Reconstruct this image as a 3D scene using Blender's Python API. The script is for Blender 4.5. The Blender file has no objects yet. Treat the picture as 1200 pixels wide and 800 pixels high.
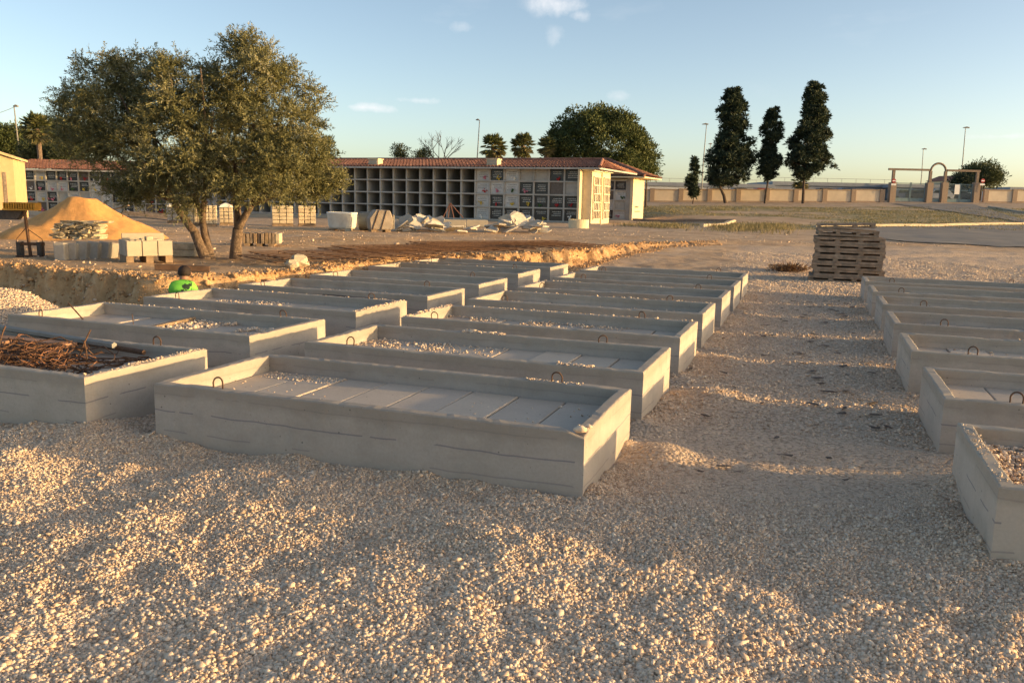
import bpy, bmesh, math, random
import numpy as np
from mathutils import Vector, Matrix
random.seed(7); RNG = np.random.default_rng(7)
R = math.radians
scn = bpy.context.scene
COL = scn.collection

# ------------------------------------------------------------------ camera model (fitted to the vaults' edges)
CAMH, F, PITCH, ROLL = 1.65, 971.05, 0.1670, 0.0212
YAW = -0.3457
VL, VW, VH = 3.0, 1.238, 0.399
UX, UY = math.cos(YAW), math.sin(YAW)            # long axis of the vaults
SUN_EL, SUN_AZ = R(5.3), R(-10.2)                 # azimuth counted from +X towards +Y

def ray(px, py):
    c, s = math.cos(ROLL), math.sin(ROLL)
    dx, dy = px-600, py-400
    X = (c*dx+s*dy)/F; U = -(-s*dx+c*dy)/F
    return Vector((X, math.cos(PITCH)+U*math.sin(PITCH), -math.sin(PITCH)+U*math.cos(PITCH)))
def at(px, py, Y):
    d = ray(px, py); return d*(Y/d.y)+Vector((0, 0, CAMH))
def mpp(Y): return Y/F                            # metres per photo pixel at depth Y

# ------------------------------------------------------------------ noise + terrain
_P = np.random.default_rng(3).permutation(4096)
def _h(ix, iy):
    return _P[(_P[ix & 4095]+iy) & 4095]/4095.0
def vnoise(x, y):
    x = np.asarray(x, float); y = np.asarray(y, float)
    ix = np.floor(x).astype(int); iy = np.floor(y).astype(int)
    fx = x-ix; fy = y-iy
    fx = fx*fx*(3-2*fx); fy = fy*fy*(3-2*fy)
    a = _h(ix, iy); b = _h(ix+1, iy); c = _h(ix, iy+1); d = _h(ix+1, iy+1)
    return (a*(1-fx)+b*fx)*(1-fy)+(c*(1-fx)+d*fx)*fy-.5
def fbm(x, y, o=4):
    t = 0; a = 1
    for k in range(o):
        t = t+a*vnoise(x*2**k+17*k, y*2**k-9*k); a *= .5
    return t
def sstep(a, b, x):
    t = np.clip((np.asarray(x, float)-a)/(b-a), 0, 1); return t*t*(3-2*t)
BANK = np.array([(-60, 36), (-30, 23), (-12, 15.6), (-8.7, 14), (-6.6, 12.9), (-5.3, 12.3), (-4.55, 12.8), (-4.15, 13.3), (-3.6, 14.6), (-3.05, 16.3),
                 (-2.3, 18.4), (-1.2, 19.1), (0.2, 19.4), (1.2, 21.5), (2.4, 24), (4.4, 27.0), (8, 29.5), (20, 31), (60, 33), (200, 36)], float)
def bank_dist(x, y):
    best = np.full(np.shape(x), 1e9); sg = np.ones(np.shape(x))
    for a, b in zip(BANK[:-1], BANK[1:]):
        d = b-a; L2 = d@d
        t = np.clip(((x-a[0])*d[0]+(y-a[1])*d[1])/L2, 0, 1)
        ex = x-a[0]-t*d[0]; ey = y-a[1]-t*d[1]
        q = ex*ex+ey*ey
        cr = d[0]*(y-a[1])-d[1]*(x-a[0])
        m = q < best
        best = np.where(m, q, best); sg = np.where(m, np.where(cr >= 0, 1, -1), sg)
    return np.sqrt(best)*sg                      # + on the upper ground
VAULTS = {('A', 0): (-4.144, 6.666, -0.3458), ('A', 1): (-3.58, 8.509, -0.3504), ('A', 2): (-2.951, 10.257, -0.3462), ('A', 3): (-2.325, 11.93, -0.3458),
 ('A', 4): (-1.722, 13.661, -0.3469), ('A', 5): (-1.115, 15.68, -0.3462), ('A', 6): (-0.483, 17.258, -0.3471),
 ('B', 0): (-0.788, 5.526, -0.3461), ('B', 1): (-0.199, 7.232, -0.3486), ('B', 2): (0.416, 8.956, -0.3483), ('B', 3): (1.031, 10.72, -0.349),
 ('B', 4): (1.673, 12.427, -0.3446), ('B', 5): (2.291, 14.156, -0.3454), ('B', 6): (2.878, 15.822, -0.3455),
 ('C', 0): (3.892, 3.754, -0.3476), ('C', 1): (4.564, 5.568, -0.3447), ('C', 2): (5.227, 7.443, -0.3446), ('C', 3): (5.901, 9.283, -0.3459),
 ('C', 4): (6.586, 11.142, -0.3452), ('C', 5): (7.193, 12.882, -0.3445), ('C', 6): (7.818, 14.655, -0.3444)}
HEAPS = [(-6.15, 10.0, .85, .46), (-8.2, 9.6, 1.5, .45), (-2.75, 5.35, .5, .05), (-3.3, 4.3, .9, .06), (-1.4, 4.35, .9, .07), (0.0, 3.9, .8, .06), (1.0, 5.35, .35, .07), (1.75, 7.08, .35, .06), (2.3, 8.75, .3, .05)]
def terrain(x, y, detail=True):
    x = np.asarray(x, float); y = np.asarray(y, float)
    y0 = 72-24*sstep(8, 15, x)
    T = np.clip((y-y0)/(108-y0), 0, 1.15)
    T = np.where(T > 1, 1+np.minimum(T-1, .12), T)
    up = .43+T*(1.75+.018*(np.clip(x, -40, 90)-30))-.55*np.exp(-((x+32)/14)**2-((y-58)/14)**2)
    low = sstep(19.5, 30, y)*.43
    if detail:
        near = np.exp(-(y/30)**2)
        up = up+.05*fbm(x*.5, y*.5)+.05*fbm(x*1.7+5, y*1.7)*near
        low = low+.034*fbm(x*.45+40, y*.45, 3)*sstep(0, 4, np.hypot(x, y)-1)+.045*fbm(x*1.9, y*1.9+70, 2)*near+.027*fbm(x*5.5, y*5.5, 2)*near
        ax = x-(2.1+.345*(y-5)); low = low*(1-.6*np.exp(-(ax/1.0)**2)*sstep(4, 5, y)*sstep(18, 15, y))
        for hx, hy, hr, hh in HEAPS:
            low = low+hh*np.exp(-(((x-hx)**2+(y-hy)**2)/hr**2)*1.6)
        if np.min(y) < 20 and np.size(x) != 1 or (np.size(x) == 1 and 3 < float(np.ravel(y)[0]) < 18):
            best = np.full(np.shape(x), 9.0)
            for vx, vy, va in VAULTS.values():
                c_, s_ = math.cos(va), math.sin(va)
                u_ = np.abs((x-vx)*c_+(y-vy)*s_)-VL/2; w_ = np.abs(-(x-vx)*s_+(y-vy)*c_)-VW/2
                best = np.minimum(best, np.maximum(u_, w_))
            low = low+np.clip(.022+.08*fbm(x*2.1+31, y*2.1, 3), 0, .075)*np.exp(-np.clip(best, 0, 9)/.13)
        # wheel ruts on the dirt road
        rut = np.abs(np.sin((y-27-.18*x+1.2*fbm(x*.2, y*.2, 2))*1.6))
        low = low-.05*(1-rut)**2*sstep(22, 26, y)*sstep(46, 38, y)*sstep(2, 5, x)
    d = bank_dist(x, y)
    low = low-.26*np.exp(-((d+.75)/.75)**2)*sstep(-5.0, -6.0, x)
    if detail:
        d = d+.26*np.abs(fbm(x*2.2+4, y*2.2, 3))*np.exp(-(d/1.2)**2)+.16*np.abs(fbm(x*6.5+4, y*6.5, 2))*np.exp(-(d/.6)**2)+.35*fbm(x*1.1+9, y*1.1, 3)*np.exp(-(d/1.5)**2)+.26*fbm(x*4.6, y*4.6+3, 3)*np.exp(-(d/.7)**2)
    w = sstep(-.30, .0, d)
    return low*(1-w)+up*w
def gz(x, y): return float(terrain(np.array([x]), np.array([y]))[0])
def ground_at(px, py, y0=2.0, y1=400):
    ys = np.geomspace(y0, y1, 4000); d = ray(px, py)
    k = ys/d.y; xs = d.x*k; zs = CAMH+d.z*k
    g = terrain(xs, ys, False)
    i = np.argmax(zs <= g)
    if not (zs <= g).any(): i = len(ys)-1
    return Vector((xs[i], ys[i], gz(xs[i], ys[i])))

# ------------------------------------------------------------------ mesh helpers
def link(o): COL.objects.link(o); return o
def np_mesh(name, V, Fs, mat, parent=None, attrs=None, smooth=False):
    """V (n,3); Fs (m,k) int with the same k."""
    me = bpy.data.meshes.new(name)
    V = np.asarray(V, np.float32); Fs = np.asarray(Fs, np.int32)
    me.vertices.add(len(V)); me.vertices.foreach_set('co', V.ravel())
    k = Fs.shape[1]
    me.loops.add(Fs.size); me.loops.foreach_set('vertex_index', Fs.ravel())
    me.polygons.add(len(Fs))
    me.polygons.foreach_set('loop_start', np.arange(0, Fs.size, k, dtype=np.int32))
    me.polygons.foreach_set('loop_total', np.full(len(Fs), k, np.int32))
    if smooth: me.polygons.foreach_set('use_smooth', np.ones(len(Fs), bool))
    me.update(calc_edges=True)
    for an, (dom, typ, data) in (attrs or {}).items():
        a = me.attributes.new(an, typ, dom)
        a.data.foreach_set('color' if typ == 'FLOAT_COLOR' else 'value', np.asarray(data, np.float32).ravel())
    me.materials.append(mat)
    o = bpy.data.objects.new(name, me); o.parent = parent
    return link(o)

class MB:
    """collects shapes and links them as ONE mesh object"""
    def __init__(s): s.v = []; s.f = []; s.mi = []; s.cur = 0
    def add(s, V, Fs):
        n = len(s.v); s.v += [tuple(p) for p in V]; s.f += [tuple(i+n for i in f) for f in Fs]; s.mi += [s.cur]*len(Fs); return s
    def box(s, x0, x1, y0, y1, z0, z1, M=None):
        V = [Vector(p) for p in ((x0, y0, z0), (x1, y0, z0), (x1, y1, z0), (x0, y1, z0), (x0, y0, z1), (x1, y0, z1), (x1, y1, z1), (x0, y1, z1))]
        if M is not None: V = [M@p for p in V]
        return s.add(V, [(0, 3, 2, 1), (4, 5, 6, 7), (0, 1, 5, 4), (1, 2, 6, 5), (2, 3, 7, 6), (3, 0, 4, 7)])
    def bar(s, a, b, w, h=None):
        a = Vector(a); b = Vector(b); h = h or w
        d = (b-a); L = d.length
        q = d.to_track_quat('X', 'Z').to_matrix().to_4x4()
        return s.box(0, L, -w/2, w/2, -h/2, h/2, Matrix.Translation(a)@q)
    def tube(s, pts, r, n=8, cap=True):
        pts = [Vector(p) for p in pts]
        rs = r if isinstance(r, (list, tuple)) else [r]*len(pts)
        V = []; Fs = []
        ref = None
        for i, p in enumerate(pts):
            t = (pts[min(i+1, len(pts)-1)]-pts[max(i-1, 0)]).normalized()
            if ref is None:
                ref = Vector((0, 0, 1)) if abs(t.z) < .9 else Vector((1, 0, 0))
            a = (ref-t*ref.dot(t)).normalized(); b = t.cross(a); ref = a
            for k in range(n):
                an = 2*math.pi*k/n
                V.append(p+(a*math.cos(an)+b*math.sin(an))*rs[i])
        for i in range(len(pts)-1):
            for k in range(n):
                Fs.append((i*n+k, i*n+(k+1) % n, (i+1)*n+(k+1) % n, (i+1)*n+k))
        if cap:
            Fs.append(tuple(range(n))[::-1]); Fs.append(tuple(range((len(pts)-1)*n, len(pts)*n)))
        return s.add(V, Fs)
    def lathe(s, prof, n=24, M=None):
        V = []; Fs = []
        for r, z in prof:
            for k in range(n):
                a = 2*math.pi*k/n; V.append(Vector((r*math.cos(a), r*math.sin(a), z)))
        if M is not None: V = [M@p for p in V]
        for i in range(len(prof)-1):
            for k in range(n): Fs.append((i*n+k, i*n+(k+1) % n, (i+1)*n+(k+1) % n, (i+1)*n+k))
        return s.add(V, Fs)
    def prism(s, pts, vec):
        """planar polygon swept along vec"""
        pts = [Vector(p) for p in pts]; vec = Vector(vec); n = len(pts)
        V = pts+[p+vec for p in pts]
        Fs = [tuple(range(n))[::-1], tuple(range(n, 2*n))]+[(i, (i+1) % n, n+(i+1) % n, n+i) for i in range(n)]
        return s.add(V, Fs)
    def build(s, name, mat, parent=None, bevel=0, smooth=False, jitter=0):
        me = bpy.data.meshes.new(name)
        V = s.v
        if jitter:
            V = [(x+random.uniform(-1, 1)*jitter, y+random.uniform(-1, 1)*jitter, z+random.uniform(-1, 1)*jitter) for x, y, z in V]
        me.from_pydata(V, [], s.f)
        mats = mat if isinstance(mat, (list, tuple)) else [mat]
        for m in mats: me.materials.append(m)
        if len(mats) > 1: me.polygons.foreach_set('material_index', s.mi)
        bm = bmesh.new(); bm.from_mesh(me)
        bmesh.ops.recalc_face_normals(bm, faces=bm.faces[:])
        if bevel:
            bmesh.ops.bevel(bm, geom=bm.edges[:], offset=bevel, segments=1, affect='EDGES', clamp_overlap=True)
        bm.to_mesh(me); bm.free()
        if smooth:
            for p in me.polygons: p.use_smooth = True
        o = bpy.data.objects.new(name, me); o.parent = parent
        return link(o)
def tag(o, label=None, cat=None, group=None, kind=None):
    if label: o['label'] = label
    if cat: o['category'] = cat
    if group: o['group'] = group
    if kind or cat: o['kind'] = kind or 'thing'
    return o
def empty(name, loc, rz=0, label=None, cat=None, group=None):
    o = bpy.data.objects.new(name, None); o.location = loc; o.rotation_euler = (0, 0, rz); o.empty_display_size = .2
    link(o); return tag(o, label, cat, group)
def copy_tree(o, parent=None):
    c = o.copy(); COL.objects.link(c)
    if parent is not None: c.parent = parent
    for ch in list(o.children): copy_tree(ch, c)
    return c

# ------------------------------------------------------------------ materials
class NT:
    def __init__(s, name):
        s.m = bpy.data.materials.new(name); s.m.use_nodes = True
        s.t = s.m.node_tree; s.b = s.t.nodes['Principled BSDF']; s.out = s.t.nodes['Material Output']
    def n(s, typ, **kw):
        nd = s.t.nodes.new('ShaderNode'+typ)
        for k, v in kw.items():
            if k in nd.inputs and not hasattr(nd, k): nd.inputs[k].default_value = v
            else: setattr(nd, k, v)
        return nd
    def l(s, a, b): s.t.links.new(a, b)
    def co(s, kind='Object'): return s.n('TexCoord').outputs[kind]
    def noise(s, vec, scale, detail=4, rough=.6):
        nd = s.n('TexNoise'); nd.inputs['Scale'].default_value = scale; nd.inputs['Detail'].default_value = detail; nd.inputs['Roughness'].default_value = rough
        s.l(vec, nd.inputs['Vector']); return nd.outputs['Fac']
    def ramp(s, fac, stops):
        nd = s.n('ValToRGB'); e = nd.color_ramp.elements
        while len(e) < len(stops): e.new(.5)
        for el, (p, c) in zip(e, stops):
            el.position = p; el.color = (*c, 1) if len(c) == 3 else c
        s.l(fac, nd.inputs['Fac']); return nd.outputs['Color']
    def mix(s, fac, a, b, mode='MIX'):
        nd = s.n('Mix', data_type='RGBA', blend_type=mode)
        for sock, v in ((nd.inputs['Factor'], fac), (nd.inputs[6], a), (nd.inputs[7], b)):
            if hasattr(v, 'is_output'): s.l(v, sock)
            elif isinstance(v, (int, float)): sock.default_value = v
            else: sock.default_value = (*v, 1)
        return nd.outputs[2]
    def math(s, op, a, b=0, clamp=False):
        nd = s.n('Math', operation=op, use_clamp=clamp)
        for sock, v in ((nd.inputs[0], a), (nd.inputs[1], b)):
            if hasattr(v, 'is_output'): s.l(v, sock)
            else: sock.default_value = v
        return nd.outputs[0]
    def bump(s, h, strength=.4, dist=.02, prev=None):
        nd = s.n('Bump'); nd.inputs['Strength'].default_value = strength; nd.inputs['Distance'].default_value = dist
        s.l(h, nd.inputs['Height'])
        if prev is not None: s.l(prev, nd.inputs['Normal'])
        return nd.outputs['Normal']
    def fin(s, col, rough=.85, normal=None, spec=.3, metal=0):
        if hasattr(col, 'is_output'): s.l(col, s.b.inputs['Base Color'])
        else: s.b.inputs['Base Color'].default_value = (*col, 1)
        if hasattr(rough, 'is_output'): s.l(rough, s.b.inputs['Roughness'])
        else: s.b.inputs['Roughness'].default_value = rough
        s.b.inputs['Specular IOR Level'].default_value = spec; s.b.inputs['Metallic'].default_value = metal
        if normal is not None: s.l(normal, s.b.inputs['Normal'])
        return s.m
MC = {}
def plain(name, c, var=.25, scale=6, rough=.85, bump=.25, bscale=40, spec=.3, metal=0, coord='Object', dist=.01):
    """mottled material: large + small noise around colour c"""
    if name in MC: return MC[name]
    k = NT(name); v = k.co(coord)
    oi = k.n('ObjectInfo')
    vm = k.n('VectorMath', operation='ADD'); k.l(v, vm.inputs[0])
    sc = k.math('MULTIPLY', oi.outputs['Random'], 40.0); k.l(sc, vm.inputs[1]); v = vm.outputs[0]
    f = k.noise(v, scale, 5, .65)
    lo = tuple(x*(1-var) for x in c); hi = tuple(min(1, x*(1+var)) for x in c)
    colr = k.ramp(f, [(.3, lo), (.7, hi)])
    nb = k.bump(k.noise(v, bscale, 4, .7), bump, dist)
    MC[name] = k.fin(colr, rough, nb, spec, metal); return MC[name]

def m_concrete(name, c, seam=True):
    k = NT(name); v = k.co('Object'); oi = k.n('ObjectInfo')
    off = k.math('MULTIPLY', oi.outputs['Random'], 57.0)
    vm = k.n('VectorMath', operation='ADD'); k.l(v, vm.inputs[0]); k.l(off, vm.inputs[1]); w = vm.outputs[0]
    mp = k.n('Mapping'); mp.inputs['Scale'].default_value = (1, 1, 2.2); k.l(w, mp.inputs['Vector'])
    f = k.noise(mp.outputs[0], 2.2, 6, .62)
    col = k.ramp(f, [(.28, tuple(x*.85 for x in c)), (.5, c), (.75, tuple(min(1, x*1.09) for x in c))])
    f2 = k.noise(w, 55, 3, .7)
    col = k.mix(.35, col, k.ramp(f2, [(.3, (.62, .61, .59)), (.72, (1, 1, 1))]), 'MULTIPLY')
    hue = k.noise(w, 1.1, 2)
    col = k.mix(k.math('MULTIPLY', hue, .35), col, (c[0]*1.05, c[1]*.93, c[2]*.78))
    oi2 = k.ramp(oi.outputs['Random'], [(0, (.86, .86, .87)), (1, (1.0, .99, .96))])
    col = k.mix(1, col, oi2, 'MULTIPLY')
    h = k.noise(w, 90, 3, .7)
    nb = k.bump(h, .18, .006)
    # pin holes left by air bubbles
    vo = k.n('TexVoronoi'); vo.inputs['Scale'].default_value = 9; k.l(w, vo.inputs['Vector'])
    d = k.math('LESS_THAN', vo.outputs['Distance'], .055)
    col = k.mix(k.math('MULTIPLY', d, .62), col, (.05, .05, .05))
    vo2 = k.n('TexVoronoi'); vo2.inputs['Scale'].default_value = 26; k.l(w, vo2.inputs['Vector'])
    d2 = k.math('MULTIPLY', k.math('LESS_THAN', vo2.outputs['Distance'], .085), k.math('GREATER_THAN', k.noise(w, 2.7, 3), .53))
    col = k.mix(k.math('MULTIPLY', d2, .5), col, (.10, .09, .08))
    if seam:      # pour lines left by the formwork boards
        sx = k.n('SeparateXYZ'); k.l(v, sx.inputs[0])
        wob = k.math('MULTIPLY', k.math('SUBTRACT', k.noise(w, 1.3, 3), .5), .07)
        z = k.math('ADD', sx.outputs['Z'], wob)
        for zz, st in ((.215, .55), (.075, .4), (.335, .22)):
            ln = k.math('LESS_THAN', k.math('ABSOLUTE', k.math('SUBTRACT', z, zz)), .0045)
            br = k.math('GREATER_THAN', k.noise(w, 2.3+zz, 2), .46)
            col = k.mix(k.math('MULTIPLY', k.math('MULTIPLY', ln, br), st), col, (.13, .13, .17))
        # damp stain band just below the rim on some sides
        st = k.math('MULTIPLY', k.ramp(k.noise(w, 3.1, 4), [(.5, (0, 0, 0)), (.66, (1, 1, 1))]), .16)
        col = k.mix(st, col, (.16, .15, .12))
        rimd = k.ramp(k.math('ADD', sx.outputs['Z'], k.math('MULTIPLY', k.math('SUBTRACT', k.noise(w, 2.6, 5), .5), .16)), [(.29, (0, 0, 0)), (.345, (1, 1, 1))])
        col = k.mix(k.math('MULTIPLY', rimd, .38), col, (.235, .195, .145))
        # dust splashed up from the ground
        dz = k.ramp(k.math('ADD', sx.outputs['Z'], k.math('MULTIPLY', k.noise(w, 9, 4), .12)), [(.08, (1, 1, 1)), (.19, (0, 0, 0))])
        col = k.mix(k.math('MULTIPLY', dz, .35), col, (.40, .32, .24))
    return k.fin(col, .9, nb, .25)
M_VAULT = m_concrete('vault_concrete', (.52, .47, .415))
M_SLAB = m_concrete('slab_concrete', (.58, .50, .42), False)
M_CONC = m_concrete('grey_concrete', (.47, .42, .34), False)
M_RUST = plain('rusty_steel', (.10, .053, .03), .5, 30, .75, .3, 90)
M_DARKSTEEL = plain('dark_steel', (.06, .05, .045), .4, 20, .6, .2, 90)
M_WOOD = plain('weathered_wood', (.27, .19, .12), .4, 9, .9, .4, 60)
M_WOODG = plain('grey_pallet_wood', (.27, .205, .15), .45, 7, .9, .4, 60)
M_SAND = plain('building_sand', (.64, .33, .115), .15, 5, .97, .6, 60, dist=.03)
M_STONE = plain('cream_stone', (.50, .42, .30), .3, 8, .95, .5, 30)
M_CREAM = plain('cream_render', (.66, .55, .36), .12, 3, .9, .2, 60)
M_LATT = plain('niche_concrete', (.42, .39, .345), .18, 1.5, .9, .2, 30)
M_WHITE = plain('white_plastic', (.72, .70, .64), .12, 4, .55, .1, 30)
M_BRICK = plain('brick_pier', (.33, .245, .18), .3, 14, .9, .3, 50)
M_GREYP = plain('dark_tarp', (.10, .11, .11), .3, 3, .6, .4, 8)
M_BARK = plain('olive_bark', (.17, .12, .085), .5, 14, .95, .9, 22, dist=.03)
M_BARKD = plain('conifer_bark', (.09, .065, .05), .4, 6, .95, .6, 20)
M_METAL = plain('galvanised_steel', (.25, .235, .21), .15, 5, .6, .05, 40)
M_RED = plain('red_rope', (.16, .075, .055), .3, 20, .8, .2, 60)

def m_leaf(name, stops, rough=.6, trans=.25):
    k = NT(name)
    a = k.n('Attribute', attribute_name='rnd')
    col = k.ramp(a.outputs['Fac'], stops)
    k.fin(col, rough, None, .35)
    tr = k.n('BsdfTranslucent'); k.l(col, tr.inputs['Color'])
    mx = k.n('MixShader'); mx.inputs[0].default_value = trans
    k.l(k.b.outputs[0], mx.inputs[1]); k.l(tr.outputs[0], mx.inputs[2]); k.l(mx.outputs[0], k.out.inputs['Surface'])
    return k.m
M_OLIVE = m_leaf('olive_leaves', [(0, (.085, .088, .032)), (.45, (.18, .172, .068)), (.8, (.26, .245, .12)), (1, (.37, .35, .24))])
M_CYP = m_leaf('cypress_foliage', [(0, (.016, .028, .018)), (.6, (.034, .052, .028)), (1, (.06, .075, .036))], .7, .1)
M_PINE = m_leaf('pine_needles', [(0, (.04, .055, .016)), (.6, (.085, .105, .03)), (1, (.13, .14, .05))], .7, .15)
M_PALM = m_leaf('palm_fronds', [(0, (.06, .075, .025)), (.6, (.12, .13, .045)), (1, (.20, .17, .08))], .55, .2)
M_BUSH = m_leaf('bush_leaves', [(0, (.04, .055, .022)), (.6, (.08, .095, .035)), (1, (.12, .125, .06))], .7, .2)
M_GRASS = m_leaf('dry_grass_blades', [(0, (.11, .105, .045)), (.5, (.22, .185, .085)), (1, (.36, .28, .15))], .8, .25)
M_SCRUB = m_leaf('dead_scrub', [(0, (.09, .05, .025)), (1, (.24, .14, .07))], .9, .1)

def m_gravel():
    k = NT('gravel_stones')
    a = k.n('Attribute', attribute_name='rnd')
    col = k.ramp(a.outputs['Fac'], [(0, (.47, .345, .245)), (.25, (.69, .515, .37)), (.6, (.81, .625, .455)), (.88, (.84, .70, .55)), (1, (.60, .50, .41))])
    v = k.co('Object')
    col = k.mix(.4, col, k.ramp(k.noise(v, 70, 3, .7), [(.3, (.6, .58, .55)), (.7, (1, 1, 1))]), 'MULTIPLY')
    return k.fin(col, .9, k.bump(k.noise(v, 150, 3, .7), .3, .004), .25)
M_GRAVEL = m_gravel()

def m_ground():
    k = NT('ground_soil')
    v = k.co('Object')
    z = k.n('Attribute', attribute_name='zone'); sp = k.n('SeparateColor'); k.l(z.outputs['Color'], sp.inputs[0])
    # crushed stone
    vo = k.n('TexVoronoi'); vo.inputs['Scale'].default_value = 34; k.l(v, vo.inputs['Vector'])
    gr = k.ramp(vo.outputs['Distance'], [(.0, (.82, .635, .475)), (.55, (.72, .55, .405)), (.85, (.46, .335, .235))])
    gr = k.mix(.55, gr, k.ramp(vo.outputs['Color'], [(.1, (.55, .52, .5)), (.9, (1, 1, .98))]), 'MULTIPLY')
    # trodden soil
    so = k.ramp(k.noise(v, .9, 9, .74), [(.3, (.34, .235, .15)), (.5, (.54, .385, .25)), (.7, (.70, .53, .37))])
    so = k.mix(.5, so, k.ramp(k.noise(v, 14, 5, .75), [(.3, (.55, .5, .46)), (.65, (1, 1, 1))]), 'MULTIPLY')
    # freshly cut earth
    ea = k.ramp(k.noise(v, 3.2, 7, .74), [(.3, (.38, .21, .095)), (.52, (.56, .345, .17)), (.72, (.68, .48, .29))])
    # grass / weeds
    ga = k.ramp(k.noise(v, .55, 8, .72), [(.3, (.48, .37, .24)), (.47, (.36, .29, .16)), (.62, (.21, .19, .085)), (.78, (.14, .14, .055))])
    col = k.mix(sp.outputs[0], so, gr); col = k.mix(sp.outputs[2], col, ea); col = k.mix(sp.outputs[1], col, ga)
    h = k.math('ADD', k.math('MULTIPLY', k.math('SUBTRACT', 1.0, vo.outputs['Distance']), sp.outputs[0]), k.math('MULTIPLY', k.noise(v, 12, 6, .75), .9))
    nb = k.bump(h, .75, .05)
    return k.fin(col, .97, nb, .15)
M_GROUND = m_ground()

# ------------------------------------------------------------------ vault layout (centre x, y, yaw), one entry per concrete vault
def in_vault(x, y, pad=0.0):
    m = np.zeros(np.shape(x), bool)
    for cx, cy, a in VAULTS.values():
        c, s = math.cos(a), math.sin(a)
        u = (x-cx)*c+(y-cy)*s; w = -(x-cx)*s+(y-cy)*c
        m |= (np.abs(u) < VL/2+pad) & (np.abs(w) < VW/2+pad)
    return m
def gravel_zone(x, y):
    """1 on the crushed stone spread between and in front of the vaults"""
    e = .9*fbm(x*.6+3, y*.6, 3)
    lim = 18+9*sstep(4.5, 8, x)
    w = sstep(lim+2.5+e*3, lim-1.5+e*3, y)*sstep(-.2, -1.0, bank_dist(x, y)+.3*e)
    return w

# ------------------------------------------------------------------ ground sheet
def build_ground():
    na = 760
    an = np.linspace(R(-80), R(80), na)
    r = np.concatenate([np.geomspace(.8, 8, 230, endpoint=False), np.linspace(8, 32, 470, endpoint=False), np.geomspace(32, 130, 150, endpoint=False), np.geomspace(130, 3500, 40)])
    A, Rr = np.meshgrid(an, r)
    X = Rr*np.sin(A); Y = Rr*np.cos(A)-.0
    Z = terrain(X, Y)
    g = gravel_zone(X, Y)
    d = bank_dist(X, Y)
    earth = np.exp(-((d+.15)/.55)**2)*sstep(34, 24, Y)
    earth = np.clip(earth+(.35+.5*sstep(-.1, .25, fbm(X*.5+8, Y*.5, 4)))*sstep(-.3, .3, d)*sstep(46, 30, Y)*sstep(6, 0, X)+sstep(.4, .75, fbm(X*.35+8, Y*.35, 4)+.35)*.5*sstep(-.5, .5, d)*sstep(40, 25, Y), 0, 1)
    nz = fbm(X*.16, Y*.16, 4)
    grass = sstep(46, 52, Y+6*nz)*sstep(97, 90, Y)*sstep(8, 13, X+10*nz)*sstep(-.25, .15, nz+.12)
    C = np.stack([g, grass, earth, np.ones_like(g)], -1)
    nr = len(r)
    idx = np.arange(nr*na).reshape(nr, na)
    Fs = np.stack([idx[:-1, :-1], idx[:-1, 1:], idx[1:, 1:], idx[1:, :-1]], -1).reshape(-1, 4)[:, ::-1]
    V = np.stack([X, Y, Z], -1).reshape(-1, 3)
    o = np_mesh('ground', V, Fs, M_GROUND, None, {'zone': ('POINT', 'FLOAT_COLOR', C.reshape(-1, 4))}, smooth=True)
    tag(o, kind='structure')
build_ground()

# ------------------------------------------------------------------ crushed stone: individual faceted stones, one object
ICO_V = []; 
_bm = bmesh.new(); bmesh.ops.create_icosphere(_bm, subdivisions=1, radius=1); _bm.verts.ensure_lookup_table()
ICO_V = np.array([v.co[:] for v in _bm.verts]); ICO_F = np.array([[v.index for v in f.verts] for f in _bm.faces]); _bm.free()
OCT_V = np.array([(1, 0, 0), (-1, 0, 0), (0, 1, 0), (0, -1, 0), (0, 0, 1), (0, 0, -1)], float)
OCT_F = np.array([(0, 2, 4), (2, 1, 4), (1, 3, 4), (3, 0, 4), (2, 0, 5), (1, 2, 5), (3, 1, 5), (0, 3, 5)])
def rand_rot(n):
    q = RNG.normal(size=(n, 4)); q /= np.linalg.norm(q, axis=1)[:, None]
    w, x, y, z = q.T
    return np.stack([1-2*(y*y+z*z), 2*(x*y-z*w), 2*(x*z+y*w), 2*(x*y+z*w), 1-2*(x*x+z*z), 2*(y*z-x*w), 2*(x*z-y*w), 2*(y*z+x*w), 1-2*(x*x+y*y)], -1).reshape(n, 3, 3)
def stones(name, P, size, base='ico', flat=.78):
    n = len(P); BV, BF = (ICO_V, ICO_F) if base == 'ico' else (OCT_V, OCT_F)
    V = BV[None]*(1+.36*RNG.uniform(-1, 1, (n, len(BV), 1)))
    V = V*np.stack([RNG.uniform(.85, 1.35, n), RNG.uniform(.65, 1.0, n), RNG.uniform(.5, .85, n)], -1)[:, None]
    V = np.einsum('nij,nkj->nki', rand_rot(n), V)
    V[..., 2] *= flat
    V = V*size[:, None, None]+P[:, None]
    Fs = BF[None]+(np.arange(n)*len(BV))[:, None, None]
    rnd = np.repeat(RNG.uniform(0, 1, n), len(BF))
    return V.reshape(-1, 3), Fs.reshape(-1, 3), rnd
def stone_object(name, sets, label=None):
    Vs, Fs, rs, o = [], [], [], 0
    for V, Fc, r in sets:
        Vs.append(V); Fs.append(Fc+o); rs.append(r); o += len(V)
    ob = np_mesh(name, np.concatenate(Vs), np.concatenate(Fs), M_GRAVEL, None, {'rnd': ('FACE', 'FLOAT', np.concatenate(rs))})
    return tag(ob, label, None, None, 'stuff')
def scatter(n, rmin, rmax, amax, pw=1.0):
    t = RNG.uniform(0, 1, n); r = (rmin**pw+t*(rmax**pw-rmin**pw))**(1/pw)
    a = RNG.uniform(-amax, amax, n)
    return r*np.sin(a), r*np.cos(a)
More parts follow.
